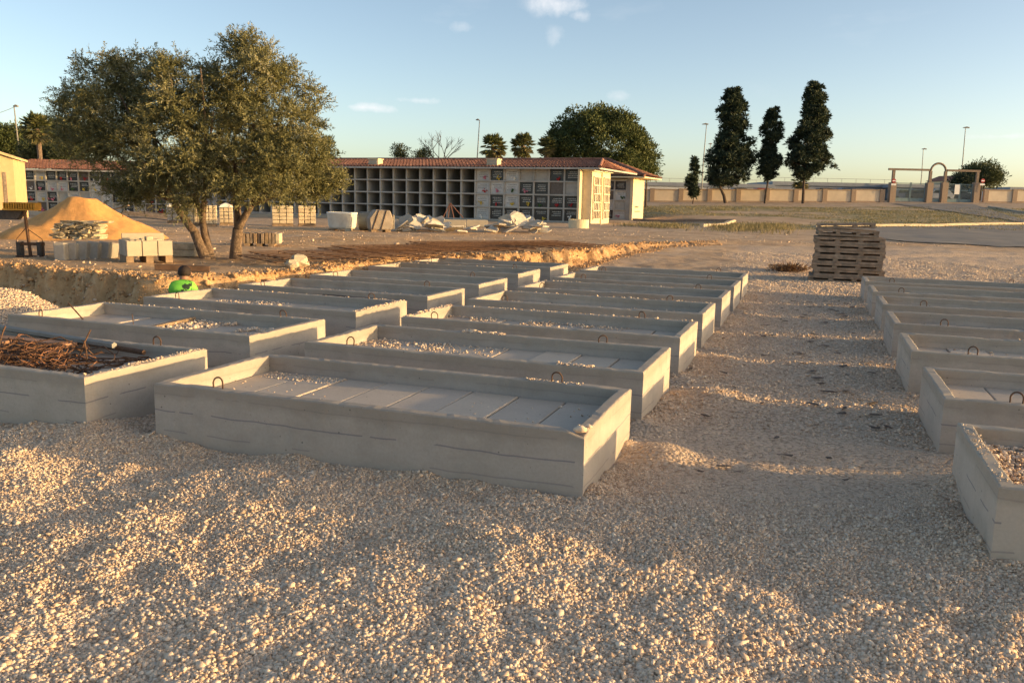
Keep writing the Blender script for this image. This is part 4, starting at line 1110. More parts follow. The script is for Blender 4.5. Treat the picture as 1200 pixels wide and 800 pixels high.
warehouse(1184, 1262, 220, 150, 'low pale shed at the right photo edge beyond the wall', plain('pale_shed_wall', (.42, .44, .45)), 8)
def lamp(px_t, py_t, px_b, py_b, Y, label, arm=1.0, double=False, r=.10):
    b = at(px_b, py_b, Y); g = gz(b.x, b.y); t = at(px_t, py_t, Y); H = t.z-g
    root = empty('street_lamp', (b.x, Y, g), 0, label, 'street lamp', 'tall street lamps')
    mb = MB(); mb.tube([(0, 0, -.2), (0, 0, H*.5), (t.x-b.x if abs(t.x-b.x) < .6 else 0, 0, H)], [r, r*.75, r*.5], 8); mb.build('pole', M_METAL, root)
    hd = MB()
    hd.prism([(-arm*.5, -.12, H-.02), (arm*.45, -.12, H-.05), (arm*.45, -.12, H+.10), (0, -.12, H+.2), (-arm*.5, -.12, H+.05)], (0, .24, 0)); hd.build('lamp_head', M_METAL, root, bevel=.03)
    return root
lamp(828, 146, 822, 226, 126, 'tall street lamp left of the big left cypress')
lamp(832.5, 169, 829, 226, 150, 'fainter shorter street lamp right beside the tall one', .7)
lamp(1082, 175, 1078, 226, 150, 'street lamp rising behind the gate arch', .9)
lamp(1131.5, 150, 1124, 228, 128, 'tall street lamp behind the right gate leaf')
lamp(562, 141, 559, 190, 112, 'thin street lamp rising above the niche roof left of the palms', .5)
lamp(16.5, 125, 23.5, 190, 84, 'street lamp at the far left beside the palm', .5)
w_ = MB(); la = at(17, 125.5, 84); lb = at(-60, 142, 70)
w_.tube([la.lerp(lb, t)-Vector((0, 0, 1.2*t*(1-t))) for t in [k/10 for k in range(11)]], .02, 5); tag(w_.build('overhead_cable', M_DARKSTEEL), 'thin overhead cable running left from the left street lamp', 'cable')

def car_proto(col, name):
    root = empty('parked_car', (0, 0, 0), 0)
    Lc, Wc = 4.3, 1.75
    side = [(-2.15, .35), (-2.15, .95), (-1.95, 1.02), (-1.3, 1.62), (-.9, 1.72), (.55, 1.72), (1.15, 1.12), (1.95, .98), (2.15, .8), (2.15, .35)]
    mb = MB(); mb.prism([(x, -Wc/2, z) for x, z in side], (0, Wc, 0)); mb.build('body', plain(name, col, .05, 3, .35, .02, 20, spec=.5), root, bevel=.05)
    for y in (-Wc/2-.006, Wc/2+.003):
        gl = MB(); gl.prism([(-1.25, y, 1.08), (-1.05, y, 1.56), (.5, y, 1.58), (.95, y, 1.1)], (0, .004, 0))
        gl.build('side_window', plain('car_glass', (.02, .025, .03), .05, 2, .1, 0, 5, spec=.6), root)
    for x in (-1.35, 1.35):
        for y in (-.8, .8):
            w = MB(); w.lathe([(.001, -.1), (.3, -.1), (.33, -.06), (.33, .06), (.3, .1), (.001, .1)], 18, Matrix.Translation((x, y, .33))@Matrix.Rotation(math.pi/2, 4, 'X'))
            wo = w.build('wheel', plain('tyre', (.02, .02, .02), .2, 10, .8), root)
    return root
cars = [((.03, .035, .04), 'black_paint'), ((.22, .03, .03), 'red_paint'), ((.4, .41, .42), 'silver_paint'), ((.06, .08, .14), 'blue_paint')]
CP = [car_proto(*c) for c in cars]
spots = [(841, 0, 'black car roof showing left of the first cypress trunk'), (863, 0, 'dark car just right of the first cypress trunk'), (890, 1, 'red car over the wall left of the middle cypress trunk'), (963, 0, 'dark car parked behind the wall right of the tallest cypress'), (990, 3, 'blue car behind the wall midway between cypress and gate'), (1060, 3, 'blue car seen through the left gate leaf'), (1076, 0, 'black car seen through the left gate leaf beside the arch pier'), (1098, 2, 'silver car seen through the gate arch'), (1122, 0, 'dark car seen through the right gate leaf')]
used = set()
for px, ci, lb in spots:
    o = CP[ci] if ci not in used else copy_tree(CP[ci]); used.add(ci)
    Y = 117 if px < 1040 else 122
    x = at(px, 222, Y).x; o.location = (x, Y, gz(x, Y)+.02); o.rotation_euler = (0, 0, random.choice((0, math.pi))+random.uniform(-.1, .1))
    tag(o, lb, 'car', 'cars parked beyond the perimeter wall')
def house():
    x = at(1132, 222, 170).x; g = gz(x, 170); root = empty('far_house', (x, 170, g), .3, 'small far house with warm wall right of the gate tree', 'house')
    m = MB(); m.box(-3.2, 3.2, 0, 7, -1, 4.0); m.build('wall', M_CREAM, root)
    r_ = MB(); r_.prism([(-3.5, -.3, 4.003), (3.5, -.3, 4.003), (0, -.3, 5.2)], (0, 7.6, 0)); r_.build('roof', M_ROOF, root)
    w = MB(); w.box(.6, 1.6, -.04, -.003, 1.6, 2.8); w.build('window', M_MD, root)
house()

# ------------------------------------------------------------------ roads and kerbs (sheets laid on the terrain)
def m_asphalt():
    k = NT('worn_asphalt'); v = k.co('Object')
    col = k.ramp(k.noise(v, .6, 6, .65), [(.3, (.20, .175, .15)), (.7, (.31, .265, .215))])
    return k.fin(col, .9, k.bump(k.noise(v, 40, 3), .3, .01), .2)
M_ASPH = m_asphalt()
def road(name, pix, lift=.02, pad=None, res=26):
    """quad road patch between four terrain points (given as photo pixels or xy), conformed to the terrain"""
    q = [ground_at(*p) if abs(p[0]) > 100 else Vector((p[0], p[1], 0)) for p in pix]
    V = []; Fs = []
    for j in range(res+1):
        for i in range(res+1):
            a = q[0].lerp(q[1], i/res); b = q[3].lerp(q[2], i/res); p = a.lerp(b, j/res)
            V.append((p.x, p.y, lift))
    V = np.array(V); V[:, 2] += terrain(V[:, 0], V[:, 1])
    for j in range(res):
        for i in range(res): n = j*(res+1)+i; Fs.append((n, n+1, n+res+2, n+res+1))
    return tag(np_mesh(name, np.array(V), np.array(Fs), M_ASPH, smooth=True), kind='structure')
g1 = ground_at(955, 267); g2 = ground_at(1187, 264.5); g3 = ground_at(1199, 290); g4 = ground_at(1060, 284)
def ext(a, b, t): return a+(b-a)*t
road('road', [(g1.x, g1.y), (ext(g1, g2, 2.2).x, ext(g1, g2, 2.2).y), (ext(g4, g3, 2.6).x, ext(g4, g3, 2.6).y), (g4.x, g4.y)], .03, res=60)
h1 = ground_at(1046, 239); h2 = ground_at(1140, 239.5); h3 = ground_at(1199, 258); h4 = ground_at(1140, 252)
road('access_road', [(h1.x, h1.y), (h2.x, h2.y), (ext(h2, h3, 1.25).x, ext(h2, h3, 1.25).y), (h4.x, h4.y)], .05, res=60)
def kerb(pa, pb, t, h, label, mat, ex=1.0):
    a = ground_at(*pa); b = ground_at(*pb); b = a+(b-a)*ex
    mb = MB(); n = 24
    for k in range(n):
        p = a.lerp(b, k/n); q = a.lerp(b, (k+.985)/n)
        mb.bar((p.x, p.y, gz(p.x, p.y)+h/2-.04), (q.x, q.y, gz(q.x, q.y)+h/2-.04), t, h+.08)
    tag(mb.build('kerb', mat), label, 'kerb', 'kerbs along the roads')
M_KERB = plain('pale_kerb', (.52, .43, .31), .15, 3, .9, .2, 20)
kerb((955, 266.5), (1187, 263), .22, .14, 'long pale kerb between the weedy strip and the grey road', M_KERB, 1.4)
kerb((742, 258.5), (860, 260), .18, .16, 'brown kerb line running right from the bright building wall', M_BRICK)
kerb((822, 266.5), (860, 260.5), .25, .16, 'short sunlit kerb piece angling towards the dry weeds', M_KERB)
kerb((1159, 243), (1199, 249.5), .3, .16, 'dark kerb beside the access road at the right photo edge', M_CONC, 1.3)

# ------------------------------------------------------------------ dry grass and scrub
def tufts(name, pts, hgt, nb, mat, wid=.03, spread=.16):
    C = []; D = []; L = []
    q_ = np.array(pts); zs_ = terrain(q_[:, 0], q_[:, 1])
    for (x, y), z in zip(pts, zs_):
        for _ in range(nb):
            C.append((x+random.gauss(0, spread), y+random.gauss(0, spread), z-.02)); D.append((random.gauss(0, .45), random.gauss(0, .45), 1)); L.append(hgt*random.uniform(.4, 1.2))
    return leaf_mesh(name, np.array(C), np.array(D), np.array(L), wid, mat)
pts = []
while len(pts) < 2300:
    x = random.uniform(9, 75); y = random.uniform(47, 98)
    if abs(x/y) > .8: continue
    n = float(fbm(np.array([x*.16]), np.array([y*.16]), 4)[0])
    if sstep(46, 52, y+6*n)*sstep(97, 90, y)*sstep(8, 13, x+10*n)*sstep(-.25, .15, n+.12) > random.uniform(.15, 1):
        if (y < 58 and x > ext(g1, g2, 0).x-1) and y < g1.y+1.2: continue
        pts.append((x, y))
tag(tufts('grass', pts, .15, 12, M_GRASS, .04, .35), kind='stuff')
wp = []
for _ in range(150):
    px = random.gauss(885, 30); py = random.gauss(268, 2.2); p = ground_at(px, py); wp.append((p.x, p.y))
for _ in range(50):
    p = ground_at(random.gauss(770, 18), random.gauss(266, 1.2)); wp.append((p.x, p.y))
tag(tufts('dry_weeds', wp, .30, 26, M_GRASS, .025, .4), kind='stuff')
b0 = ground_at(925, 318)
C = []; D = []; L = []
for _ in range(700):
    a = random.uniform(0, 6.28); r_ = abs(random.gauss(0, .28)); C.append((r_*math.cos(a)*.9, r_*math.sin(a)*.7, random.uniform(-.02, .14))); D.append((math.cos(a)+random.gauss(0, .5), math.sin(a)+random.gauss(0, .5), random.uniform(.1, 1.2))); L.append(random.uniform(.08, .22))
sb = leaf_mesh('dry_shrub', np.array(C), np.array(D), np.array(L), .02, M_SCRUB); sb.location = b0
tag(sb, 'withered rusty brown shrub on the dirt left of the pallet stack', 'shrub')
# bark flakes trodden into the aisle
fl = MB()
rg = random.Random(9)
for _ in range(85):
    y = rg.uniform(4.4, 15); x = 1.55+.36*(y-4)+rg.gauss(0, .55)
    if in_vault(np.array([x]), np.array([y]), .03)[0]: continue
    s = rg.uniform(.015, .05); a = rg.gauss(0, .6); z = gz(x, y)+.018
    pts_ = []
    for q in range(6):
        th = 2*math.pi*q/6; rr = s*rg.uniform(.5, 1.1); u = rr*math.cos(th)*1.7; w = rr*math.sin(th)*.6
        pts_.append((x+u*math.cos(a)-w*math.sin(a), y+u*math.sin(a)+w*math.cos(a), z+rg.uniform(-.004, .008)))
    fl.prism(pts_, (0, 0, .004))
tag(fl.build('bark_flakes', plain('dark_bark_flake', (.13, .10, .08), .4, 30, .95, .3, 60)), None, None, None, 'stuff')

# ------------------------------------------------------------------ pallet stack
def pallet_proto():
    root = empty('wooden_pallet', (0, 0, 0)); L, W = 1.42, 1.15
    dk = MB()
    for k in range(7): y = -W/2+.05+(W-.1)*k/6; dk.box(-L/2, L/2, y-.055, y+.055, .090, .145)
    dk.build('deck_boards', M_WOODG, root, jitter=.004)
    for x in (-L/2+.06, -L*.17, L*.16, L/2-.06):
        s = MB(); s.box(x-.05, x+.05, -W/2+.01, W/2-.01, .048, .089); s.build('bearer', M_WOODG, root, jitter=.004)
    bt = MB()
    for k in range(5): y = -W/2+.06+(W-.12)*k/4; bt.box(-L/2, L/2, y-.06, y+.06, 0, .047)
    bt.build('bottom_boards', M_WOODG, root, jitter=.003)
    return root
pl = ground_at(959, 331.5); pr = ground_at(1036.5, 332)
pc = Vector(((pl.x+pr.x)/2+.10, (pl.y+pr.y)/2+.58, 0)); pg = gz(pc.x, pc.y)-.01
wsc = (pr.x-pl.x)/1.52
pp = pallet_proto(); PORD = ['bottom', 'second', 'third', 'fourth', 'fifth', 'sixth', 'seventh']
for k in range(7):
    o = pp if k == 0 else copy_tree(pp)
    o.scale = (wsc, 1, 1.0); o.location = (pc.x+random.uniform(-.035, .035)-(.07 if k == 0 else 0)*1, pc.y+random.uniform(-.03, .03), pg+.1458*k); o.rotation_euler = (0, 0, -.33+random.uniform(-.03, .03))
    tag(o, '%s grey wooden pallet of the tall stack by the aisle' % (PORD[k] if k == 0 else PORD[k]+' from below,'), 'pallet', 'wooden pallets in one stack')
o = copy_tree(pp); o.scale = (wsc*.86, .9, 1); o.location = (pc.x-.08, pc.y+.02, pg+.1458*7+.022); o.rotation_euler = (0, R(1.2), -.29)
tag(o, 'smaller wooden pallet lying crooked on top of the pallet stack', 'pallet', 'wooden pallets in one stack')
o = copy_tree(pp); o.scale = (wsc*.84, .85, .8); o.location = (pc.x-.10, pc.y+.05, pg+.1458*8+.043); o.rotation_euler = (0, R(-2.2), -.36)
tag(o, 'topmost thin wooden pallet, tilted, its right end sunlit', 'pallet', 'wooden pallets in one stack')

# ------------------------------------------------------------------ building material along the bank
def sand_pile():
    c = ground_at(72, 281); rt = ground_at(181, 282); rad = (rt.x-c.x)*.88; H = at(72, 232, c.y+rad*.55).z-gz(c.x, c.y)
    n, m = 60, 180; Fs = []
    cy = c.y+rad*.62
    t, a = np.meshgrid(np.arange(n+1)/n, 2*math.pi*np.arange(m)/m, indexing='ij'); t = t.ravel(); a = a.ravel()
    r_ = rad*t*(1+.10*np.sin(2*a+1)+.06*np.sin(5*a))
    x = c.x+r_*np.cos(a)*np.where(np.cos(a) < 0, 1.22, 1.0); y = cy+r_*np.sin(a)*.8
    h = H*np.clip(1-np.maximum(0, t-.15)/.85, 0, 1)
    h = h*(1-.17*np.sin(math.pi*t)**2)
    h = h+.10*fbm(x*1.3, y*1.3, 5)*np.minimum(1, (1-t)*4)+.28*fbm(x*.7+3, y*.7, 3)*np.minimum(1, (1-t)*3)*np.minimum(1, t*4)
    V = np.stack([x, y, terrain(x, y)+h-.03], -1)
    for j in range(n):
        for k in range(m): Fs.append((j*m+k, j*m+(k+1) % m, (j+1)*m+(k+1) % m, (j+1)*m+k))
    tag(np_mesh('sand_pile', np.array(V), np.array(Fs), M_SAND, smooth=True), 'big ochre sand pile with a flat top behind the loading frame', 'sand pile')
sand_pile()

def place(px, py, rz=0): p = ground_at(px, py); return (p.x, p.y, p.z), rz
def slab_crate():
    p = ground_at(149, 309); s = mpp(p.y)
    root = empty('slab_pallet', (p.x, p.y, p.z), .62, 'pallet boxed with upright grey concrete panels, loose pieces on top', 'pallet load')
    w, d, h = 43*s/.83, 24*s/.55, 25*s
    for x in (.06, w*.5, w-.06):
        b = MB(); b.box(x-.06, x+.06, .05, d-.03, -.02, .11); b.build('pallet_foot', M_WOOD, root)
    for k in range(3):
        b = MB(); b.box(w*k/3+.006, w*(k+1)/3-.006, 0, .06, .11, .11+h*.72); b.build('panel', M_CONC, root, bevel=.008)
    for k in range(4):
        b = MB(); b.box(-.003, .055, .065+(d-.07)*k/4, .06+(d-.07)*(k+1)/4, .112, .11+h*.74); b.build('panel', M_CONC, root, bevel=.008)
    b = MB(); b.box(.06, w-.01, .07, d, .112, .11+h*.55); b.build('filling', M_CONC, root)
    b = MB(); b.box(.05, w-.01, d-.06, d, .11+h*.56, .11+h*1.02); b.build('panel', M_CONC, root)
    rg = random.Random(4)
    for k in range(6):
        b = MB(); x = .1+(w-.25)*k/6; b.box(x, x+rg.uniform(.06, .12), .15, .3, .11+h*.56, .11+h*rg.uniform(.72, .95)); b.build('loose_piece', M_STONE if k % 2 else M_CONC, root, bevel=.01)
slab_crate()
M_DCONC = plain('dusty_block', (.34, .31, .27), .2, 5, .9, .3, 30)
for k in range(5):
    p = ground_at(60+k*12.5, 306-.6*k); s = mpp(p.y)
    o = MB().box(0, 12.2*s, 0, .5, -.03, 21*s).build('kerb_block', M_DCONC, None, bevel=.015, jitter=.01)
    o.location = (p.x, p.y+.1, p.z); o.rotation_euler = (-.12, .05*(k-1), .08)
    tag(o, ['leftmost leaning grey kerb block under the flat stone stack', 'second leaning kerb block from the left under the stones', 'middle leaning kerb block under the flat stone stack', 'fourth leaning kerb block, right of the middle one', 'rightmost leaning kerb block with a sunlit end'][k], 'kerb block', 'kerb blocks leaning in a row')
base = ground_at(82, 300); s = mpp(base.y)
rg = random.Random(21); fm = []
for q in range(4):
    bm = bmesh.new(); bmesh.ops.create_cube(bm, size=1); bmesh.ops.subdivide_edges(bm, edges=bm.edges[:], cuts=1)
    for v in bm.verts: v.co = Vector((v.co.x*rg.uniform(.75, 1.15), v.co.y*rg.uniform(.75, 1.15), v.co.z*rg.uniform(.8, 1.1)))
    me = bpy.data.meshes.new('flat_stone'); bm.to_mesh(me); bm.free(); me.materials.append(M_STONE); fm.append(me)
z = base.z+19*s
for lay in range(7):
    nl = 6 if lay < 5 else 4; x = base.x-27*s+rg.uniform(0, .1)+lay*.02; lh = rg.uniform(.045, .06)
    for k in range(nl):
        w = 54*s/nl*rg.uniform(.8, 1.15)
        o = bpy.data.objects.new('flat_stone', rg.choice(fm)); link(o); o.location = (x+w/2, base.y+.25+rg.uniform(-.05, .05), z+lh/2); o.scale = (w*.95, .4, lh*.95); o.rotation_euler = (rg.uniform(-.05, .05), rg.uniform(-.06, .06), rg.uniform(-.2, .2)); x += w
        tag(o, 'flat cream stone in the dry stack on the kerb blocks', 'stone', 'flat stones stacked on the kerb blocks')
    z += lh
# cream beams beside the olive trunk
for k in range(4):
    a = ground_at(190, 300); b = ground_at(232, 300); s = mpp(a.y)
    o = MB().box(0, b.x-a.x, 0, .22, 0, .13).build('concrete_beam', M_STONE, None, bevel=.012)
    o.location = (a.x+.04*(k % 2), a.y+.24*(k % 2)+.05, a.z+.135*(k//2)-.01); o.rotation_euler = (0, 0, -.06)
    tag(o, ['lower front cream beam left of the olive trunk', 'lower rear cream beam left of the olive trunk', 'upper front cream beam left of the olive trunk', 'upper rear cream beam left of the olive trunk'][k], 'beam', 'cream beams stacked by the olive trunk')
def board_bundle():
    a = ground_at(284, 288.5); b = ground_at(326, 288.5); s = mpp(a.y); W = (b.x-a.x)
    root = empty('board_bundle', (a.x, a.y, a.z), .16, 'bundle of upright weathered boards on pallet feet right of the olive', 'board bundle')
    for x in (.1, W*.5, W-.1): MB().box(x-.07, x+.07, 0, .6, -.02, 3*s).build('pallet_foot', M_WOOD, root)
    n = 9
    for k in range(n):
        MB().box(W*k/n+.008, W*(k+1)/n-.008, random.uniform(0, .04), .62, 3*s, 3*s+random.uniform(11.5, 13)*s).build('board', M_WOODG if k % 3 else M_WOOD, root, bevel=.006)
    MB().box(W, W+.10, .0, .62, 3*s, 15*s).build('lit_end_board', M_STONE, root, bevel=.01)  # paler cream board paints the sunlit right end of the brown bundle
board_bundle()
def block_pallet(px0, px1, pyb, pyt, label, mat, wrap=False, rz=.30):
    a = ground_at(px0, pyb); s = mpp(a.y); W = (px1-px0)*s*.86; H = (pyb-pyt)*s
    root = empty('block_pallet', (a.x, a.y, a.z), rz, label, 'block pallet', 'pallets of building blocks by the niche buildings')
    MB().box(.0, W, 0, W*.9, -.03, .07).box(.02, W-.02, -.02, W*.9, .075, .11).build('pallet_base', M_WOOD, root)
    n, m = 3, 5; bm_ = MB(); h = (H-.12)/m
    for j in range(m):
        for k in range(n):
            for q in range(2): bm_.box(W*k/n+.012, W*(k+1)/n-.012, W*.45*q+.01, W*.45*(q+1)-.012, .115+h*j+.008, .115+h*(j+1)-.006)
    bm_.build('block_stack', mat, root, bevel=.012, jitter=.008)
    if wrap:
        MB().prism([(-.02, -.03, H*.86), (W+.02, -.03, H*.86), (W*.8, -.02, H*1.02), (W*.45, -.02, H*1.08), (W*.15, -.02, H*1.0)], (0, W*.9+.05, 0)).build('plastic_cover', M_WHITE, root, bevel=.02)
M_BLK = plain('cream_block', (.52, .42, .28), .2, 4, .95, .4, 20)
block_pallet(196, 216, 262, 240, 'grey wrapped block pallet just left of the olive stems', M_DCONC, True)
block_pallet(222, 238, 265, 240, 'tall block pallet half hidden between the olive stems', M_BLK)
block_pallet(240, 256, 266, 241, 'cream block pallet right behind the middle olive stem', M_BLK)
block_pallet(257, 275, 264, 240, 'block pallet with a white plastic hood left of the right olive trunk', M_BLK, True)
block_pallet(319, 347, 265, 241, 'double stacked pale block pallet under the right edge of the olive crown', M_BLK)
block_pallet(350, 373, 265, 241, 'pale block pallet between the double stack and the white tub', M_BLK)
def tub():
    p = ground_at(398, 270.5); s = mpp(p.y); root = empty('concrete_tub', (p.x, p.y+.5, p.z), 0, 'round cream tub with a wide rim standing on a wooden foot', 'tub')
    r_, h = 17.5*s, 19*s
    MB().lathe([(.01, .07), (r_*.82, .07), (r_*.92, .16), (r_, .07+h*.9), (r_*1.03, .07+h*.92), (r_*1.03, .07+h), (r_*.95, .07+h), (r_*.93, .07+h*.75), (.01, .07+h*.75)], 32).build('shell', M_WHITE, root, smooth=True)
    MB().box(.2, .42, -r_*.95, -r_*.4, -.03, .10).build('foot', M_STONE, root); MB().box(-.45, -.25, -r_*.7, r_*.6, -.03, .068).build('foot', M_WOOD, root)
tub()
o = MB(); p = ground_at(425, 271); s = mpp(p.y)
o.tube([(p.x-.25, p.y+.9, p.z+11*s), (p.x+.45, p.y+.85, p.z+11*s)], 11*s, 20); tag(o.build('steel_drum', M_GREYP), 'dark grey drum lying between the cream tub and the strapped bundle', 'drum')
def bundle():
    p = ground_at(434, 272.5); s = mpp(p.y); W = 26*s; H = 25*s; root = empty('strapped_bundle', (p.x, p.y, p.z), .35, 'strapped bundle of stone kerbs under a dusty sheet, right end sunlit', 'bundle')
    MB().prism([(0, 0, .08), (W, 0, .08), (W*1.04, 0, H*.6), (W*.9, 0, H), (W*.25, 0, H*1.02), (-.03, 0, H*.62)], (0, W*.8, 0)).build('cover', plain('dusty_sheet', (.30, .25, .20), .25, 4, .85, .5, 8), root, bevel=.03)
    for k in range(4): MB().box(W*1.045, W*1.09, W*.8*k/4+.01, W*.8*(k+1)/4-.01, .1, H*.8).build('kerb_end', M_STONE, root, bevel=.015)
    for x0, x1 in ((W*.1, W*.45), (W*.48, W*.75)): MB().bar((x0, -.012, .08), ((x0+x1)/2+.1, -.012, H*1.0), .05, .012).build('strap', M_RUST, root)
    MB().box(.05, .25, .05, W*.8, -.03, .078).box(W-.25, W-.05, .05, W*.8, -.03, .078).build('pallet_foot', M_WOOD, root)
bundle()
def curb_trough(px0, px1, pyb, pyt, label):
    p = ground_at(px0, pyb); s = mpp(p.y); W = (px1-px0)*s; H = (pyb-pyt)*s
    root = empty('stone_trough', (p.x, p.y+.3, p.z), .08, label, 'trough', 'stone troughs before the niches')
    b = MB(); b.box(0, W, 0, .12, 0, H); b.box(0, W, .5, .62, 0, H); b.box(0, .12, .122, .498, 0, H-.004); b.box(W-.12, W, .122, .498, 0, H-.004); b.box(.12, W-.12, .122, .498, 0, H*.4)
    b.build('shell', M_CONC, root, bevel=.01)
curb_trough(516, 545, 267.5, 257.5, 'left stone trough with the red rope over it'); curb_trough(546, 571, 266, 258, 'right stone trough next to the big rubble heap')
p = ground_at(527, 266); s = mpp(p.y); rp = MB(); zt = p.z+27*s
for dx in (-9, -3, 4, 15): rp.tube([(p.x+dx*s, p.y+.45, p.z+10*s), (p.x-.02, p.y+.5, zt)], .022, 6)
tag(rp.build('red_rope', M_RED), 'red lifting rope gathered to a point above the left stone trough', 'rope')
# broken slabs
def slab_mesh(seed):
    rg = random.Random(seed); n = rg.randint(5, 7); pts_ = []
    for k in range(n):
        a = 2*math.pi*(k+rg.uniform(-.25, .25))/n; r_ = rg.uniform(.7, 1.05); pts_.append((r_*math.cos(a), r_*math.sin(a)*.75, 0))
    mb = MB(); mb.prism(pts_, (0, 0, .17)); o = mb.build('broken_slab', M_STONE, None, bevel=.02, jitter=.02); me = o.data; bpy.data.objects.remove(o); return me
SLM = [slab_mesh(40+k) for k in range(7)]; SLG = []
for m_ in SLM:
    c = m_.copy(); c.materials.clear(); c.materials.append(M_CONC); SLG.append(c)
M_RUBB = plain('pale_rubble', (.50, .45, .38), .22, 4, .92, .4, 20)
for m_ in SLM: m_.materials.clear(); m_.materials.append(M_RUBB)
def rubble(px0, px1, pyb, pyt, n, label, seed, flat=False):
    rg = random.Random(seed); a = ground_at(px0, pyb); s = mpp(a.y)
    for k in range(n):
        t = rg.random(); px = px0+(px1-px0)*t; hmax = (pyb-pyt)*s*(1-abs(2*t-1)**1.6)*.8
        p = ground_at(px, pyb-rg.uniform(0, 2)); sc = rg.uniform(8, 17)*s
        o = bpy.data.objects.new('broken_slab', rg.choice(SLM if rg.random() < .7 else SLG)); link(o)
        z = p.z+rg.uniform(0, 1)*hmax*.75+sc*.2
        o.location = (p.x, p.y+.4+rg.uniform(0, .9), z); o.scale = (sc, sc, sc*rg.uniform(.6, 1.2))
        o.rotation_euler = (rg.uniform(-.35, .35), rg.uniform(-.3, .3), rg.uniform(0, 6.3)) if (flat or rg.random() < .3) else (rg.uniform(.3, 1.3), rg.uniform(-.5, .5), rg.uniform(-.9, .9))
        tag(o, label, 'broken slab', 'broken slabs before the niches')
rubble(572, 640, 274, 246, 34, 'broken pale slab in the large rubble heap before the closed niches', 3)
rubble(455, 516, 273, 249, 22, 'broken pale slab in the smaller rubble heap right of the strapped bundle', 5)
rubble(524, 580, 275, 270, 8, 'thin slab lying flat between the two rubble heaps', 8, True)
rubble(470, 525, 271, 247, 14, 'broken grey slab heaped between the strapped bundle and the left trough', 13)
rubble(392, 416, 252, 247, 5, 'small cream slab heaped behind the round tub', 9)
def planter():
    p = ground_at(679, 268); s = mpp(p.y); root = empty('round_planter', (p.x, p.y+.6, p.z), 0, 'low round cream planter at the foot of the bright fin wall', 'planter')
    r_ = 12*s; MB().lathe([(.01, -.1), (r_, -.1), (r_, 10*s), (r_*.88, 10*s), (r_*.88, 7*s), (.01, 7*s)], 28).build('shell', M_CREAM, root)
planter()
# loading frame (steel forks with braces), ribbed yellow head, dark beam
def fork():
    p = ground_at(35, 300); s = mpp(p.y); root = empty('loading_fork', (p.x, p.y, p.z), 0, 'rusty crane fork with braces and a ribbed yellow head standing on the bank', 'loading fork')
    X = lambda px: (px-35)*s
    Z = lambda py: (299-py)*s
    MB().tube([(X(36), 0, Z(298)), (X(32), .02, Z(246))], 2.1*s, 6).build('mast', M_RUST, root)
    for sx in (21, 51): MB().tube([(X(33), 0, Z(265)), (X(sx), 0, Z(278)), (X(sx), 0, Z(298))], .5*s, 6).build('brace', M_RUST, root)
    for sx in (24, 48): MB().box(X(sx)-2.2*s, X(sx)+2.2*s, -.06, .08, Z(297), Z(281)).build('fork_arm', M_DARKSTEEL, root)
    MB().box(X(21), X(52), -.03, .05, Z(284)-.02, Z(282)).box(X(21), X(52), -.08, .1, Z(299.5), Z(297)).build('cross_bar', M_RUST, root)
    M_YEL = plain('orange_yellow_paint', (.46, .24, .035), .25, 8, .7, .2, 40)
    hd = MB(); hd.box(X(11), X(48), -.12, .12, Z(245), Z(243.4))
    hd.box(X(11), X(48), .10, .14, Z(243.3), Z(236)); 
    for k in range(13): hd.box(X(12+k*2.9), X(13.2+k*2.9), -.11, .097, Z(243.3), Z(236.4))
    hd.build('ribbed_head', M_YEL, root)
    # horizontal dark beam carried by the mast, running out of the photo to the left
    MB().prism([(X(-70), 0, Z(256)), (X(22), 0, Z(256)), (X(30), 0, Z(247)), (X(30), 0, Z(245.2)), (X(-70), 0, Z(245.2))], (0, .16, 0)).build('boom', M_DARKSTEEL, root)
    MB().tube([(X(-62), .08, Z(299)), (X(-62), .08, Z(256.1))], .05, 8).build('rear_leg', M_DARKSTEEL, root)
fork()
# planks behind the sand pile
rg = random.Random(2)
for k in range(9):
    a = ground_at(132+rg.uniform(-6, 6)+k*2, 259); y = a.y+.25*k
    L = rg.uniform(1.6, 2.6); z = gz(a.x, y)+.12+.06*(k % 4)
    plank((a.x, y, z+.15), (a.x+L, y+rg.uniform(-.4, .4), z-rg.uniform(.0, .1)), .14, .05, 'weathered plank in the low heap right of the sand pile', M_WOODG, 'planks heaped right of the sand pile')
a = at(124, 248, ground_at(130, 259).y+.3); b = at(151, 240.5, ground_at(130, 259).y+.1)
plank(a, b, .12, .06, 'pale plank sticking up out of the heap beside the sand pile', M_WOOD, 'planks heaped right of the sand pile')
a = ground_at(184, 253)
dk = MB().box(0, 2.1, 0, 1.0, .25, .32).box(.05, .15, .05, .15, 0, .249).box(1.9, 2.0, .05, .15, 0, .249).box(.05, .15, .8, .9, 0, .249).box(1.9, 2.0, .8, .9, 0, .249).build('work_trestle', M_WOODG, None); dk.location = a; tag(dk, 'low dark trestle table behind the olive stems before the left niches', 'trestle')
# pale rocks at the edge of the cut
for k, (px, py, w) in enumerate(((342, 313, .16), (352, 312, .24))):
    p = ground_at(px, py); bm = bmesh.new(); bmesh.ops.create_icosphere(bm, subdivisions=2, radius=1)
    for v in bm.verts: v.co *= 1+random.uniform(-.22, .22)
    me = bpy.data.meshes.new('pale_rock'); bm.to_mesh(me); bm.free(); me.materials.append(M_STONE); o = bpy.data.objects.new('pale_rock', me); link(o); o.location = (p.x, p.y, p.z+w*.35); o.scale = (w*.75, w*.6, w*.55); o.rotation_euler = (.2, .3, k)
    tag(o, ['smaller left one of the two pale rocks on the lip of the orange cut', 'larger right one of the two pale rocks on the lip of the orange cut'][k], 'rock')

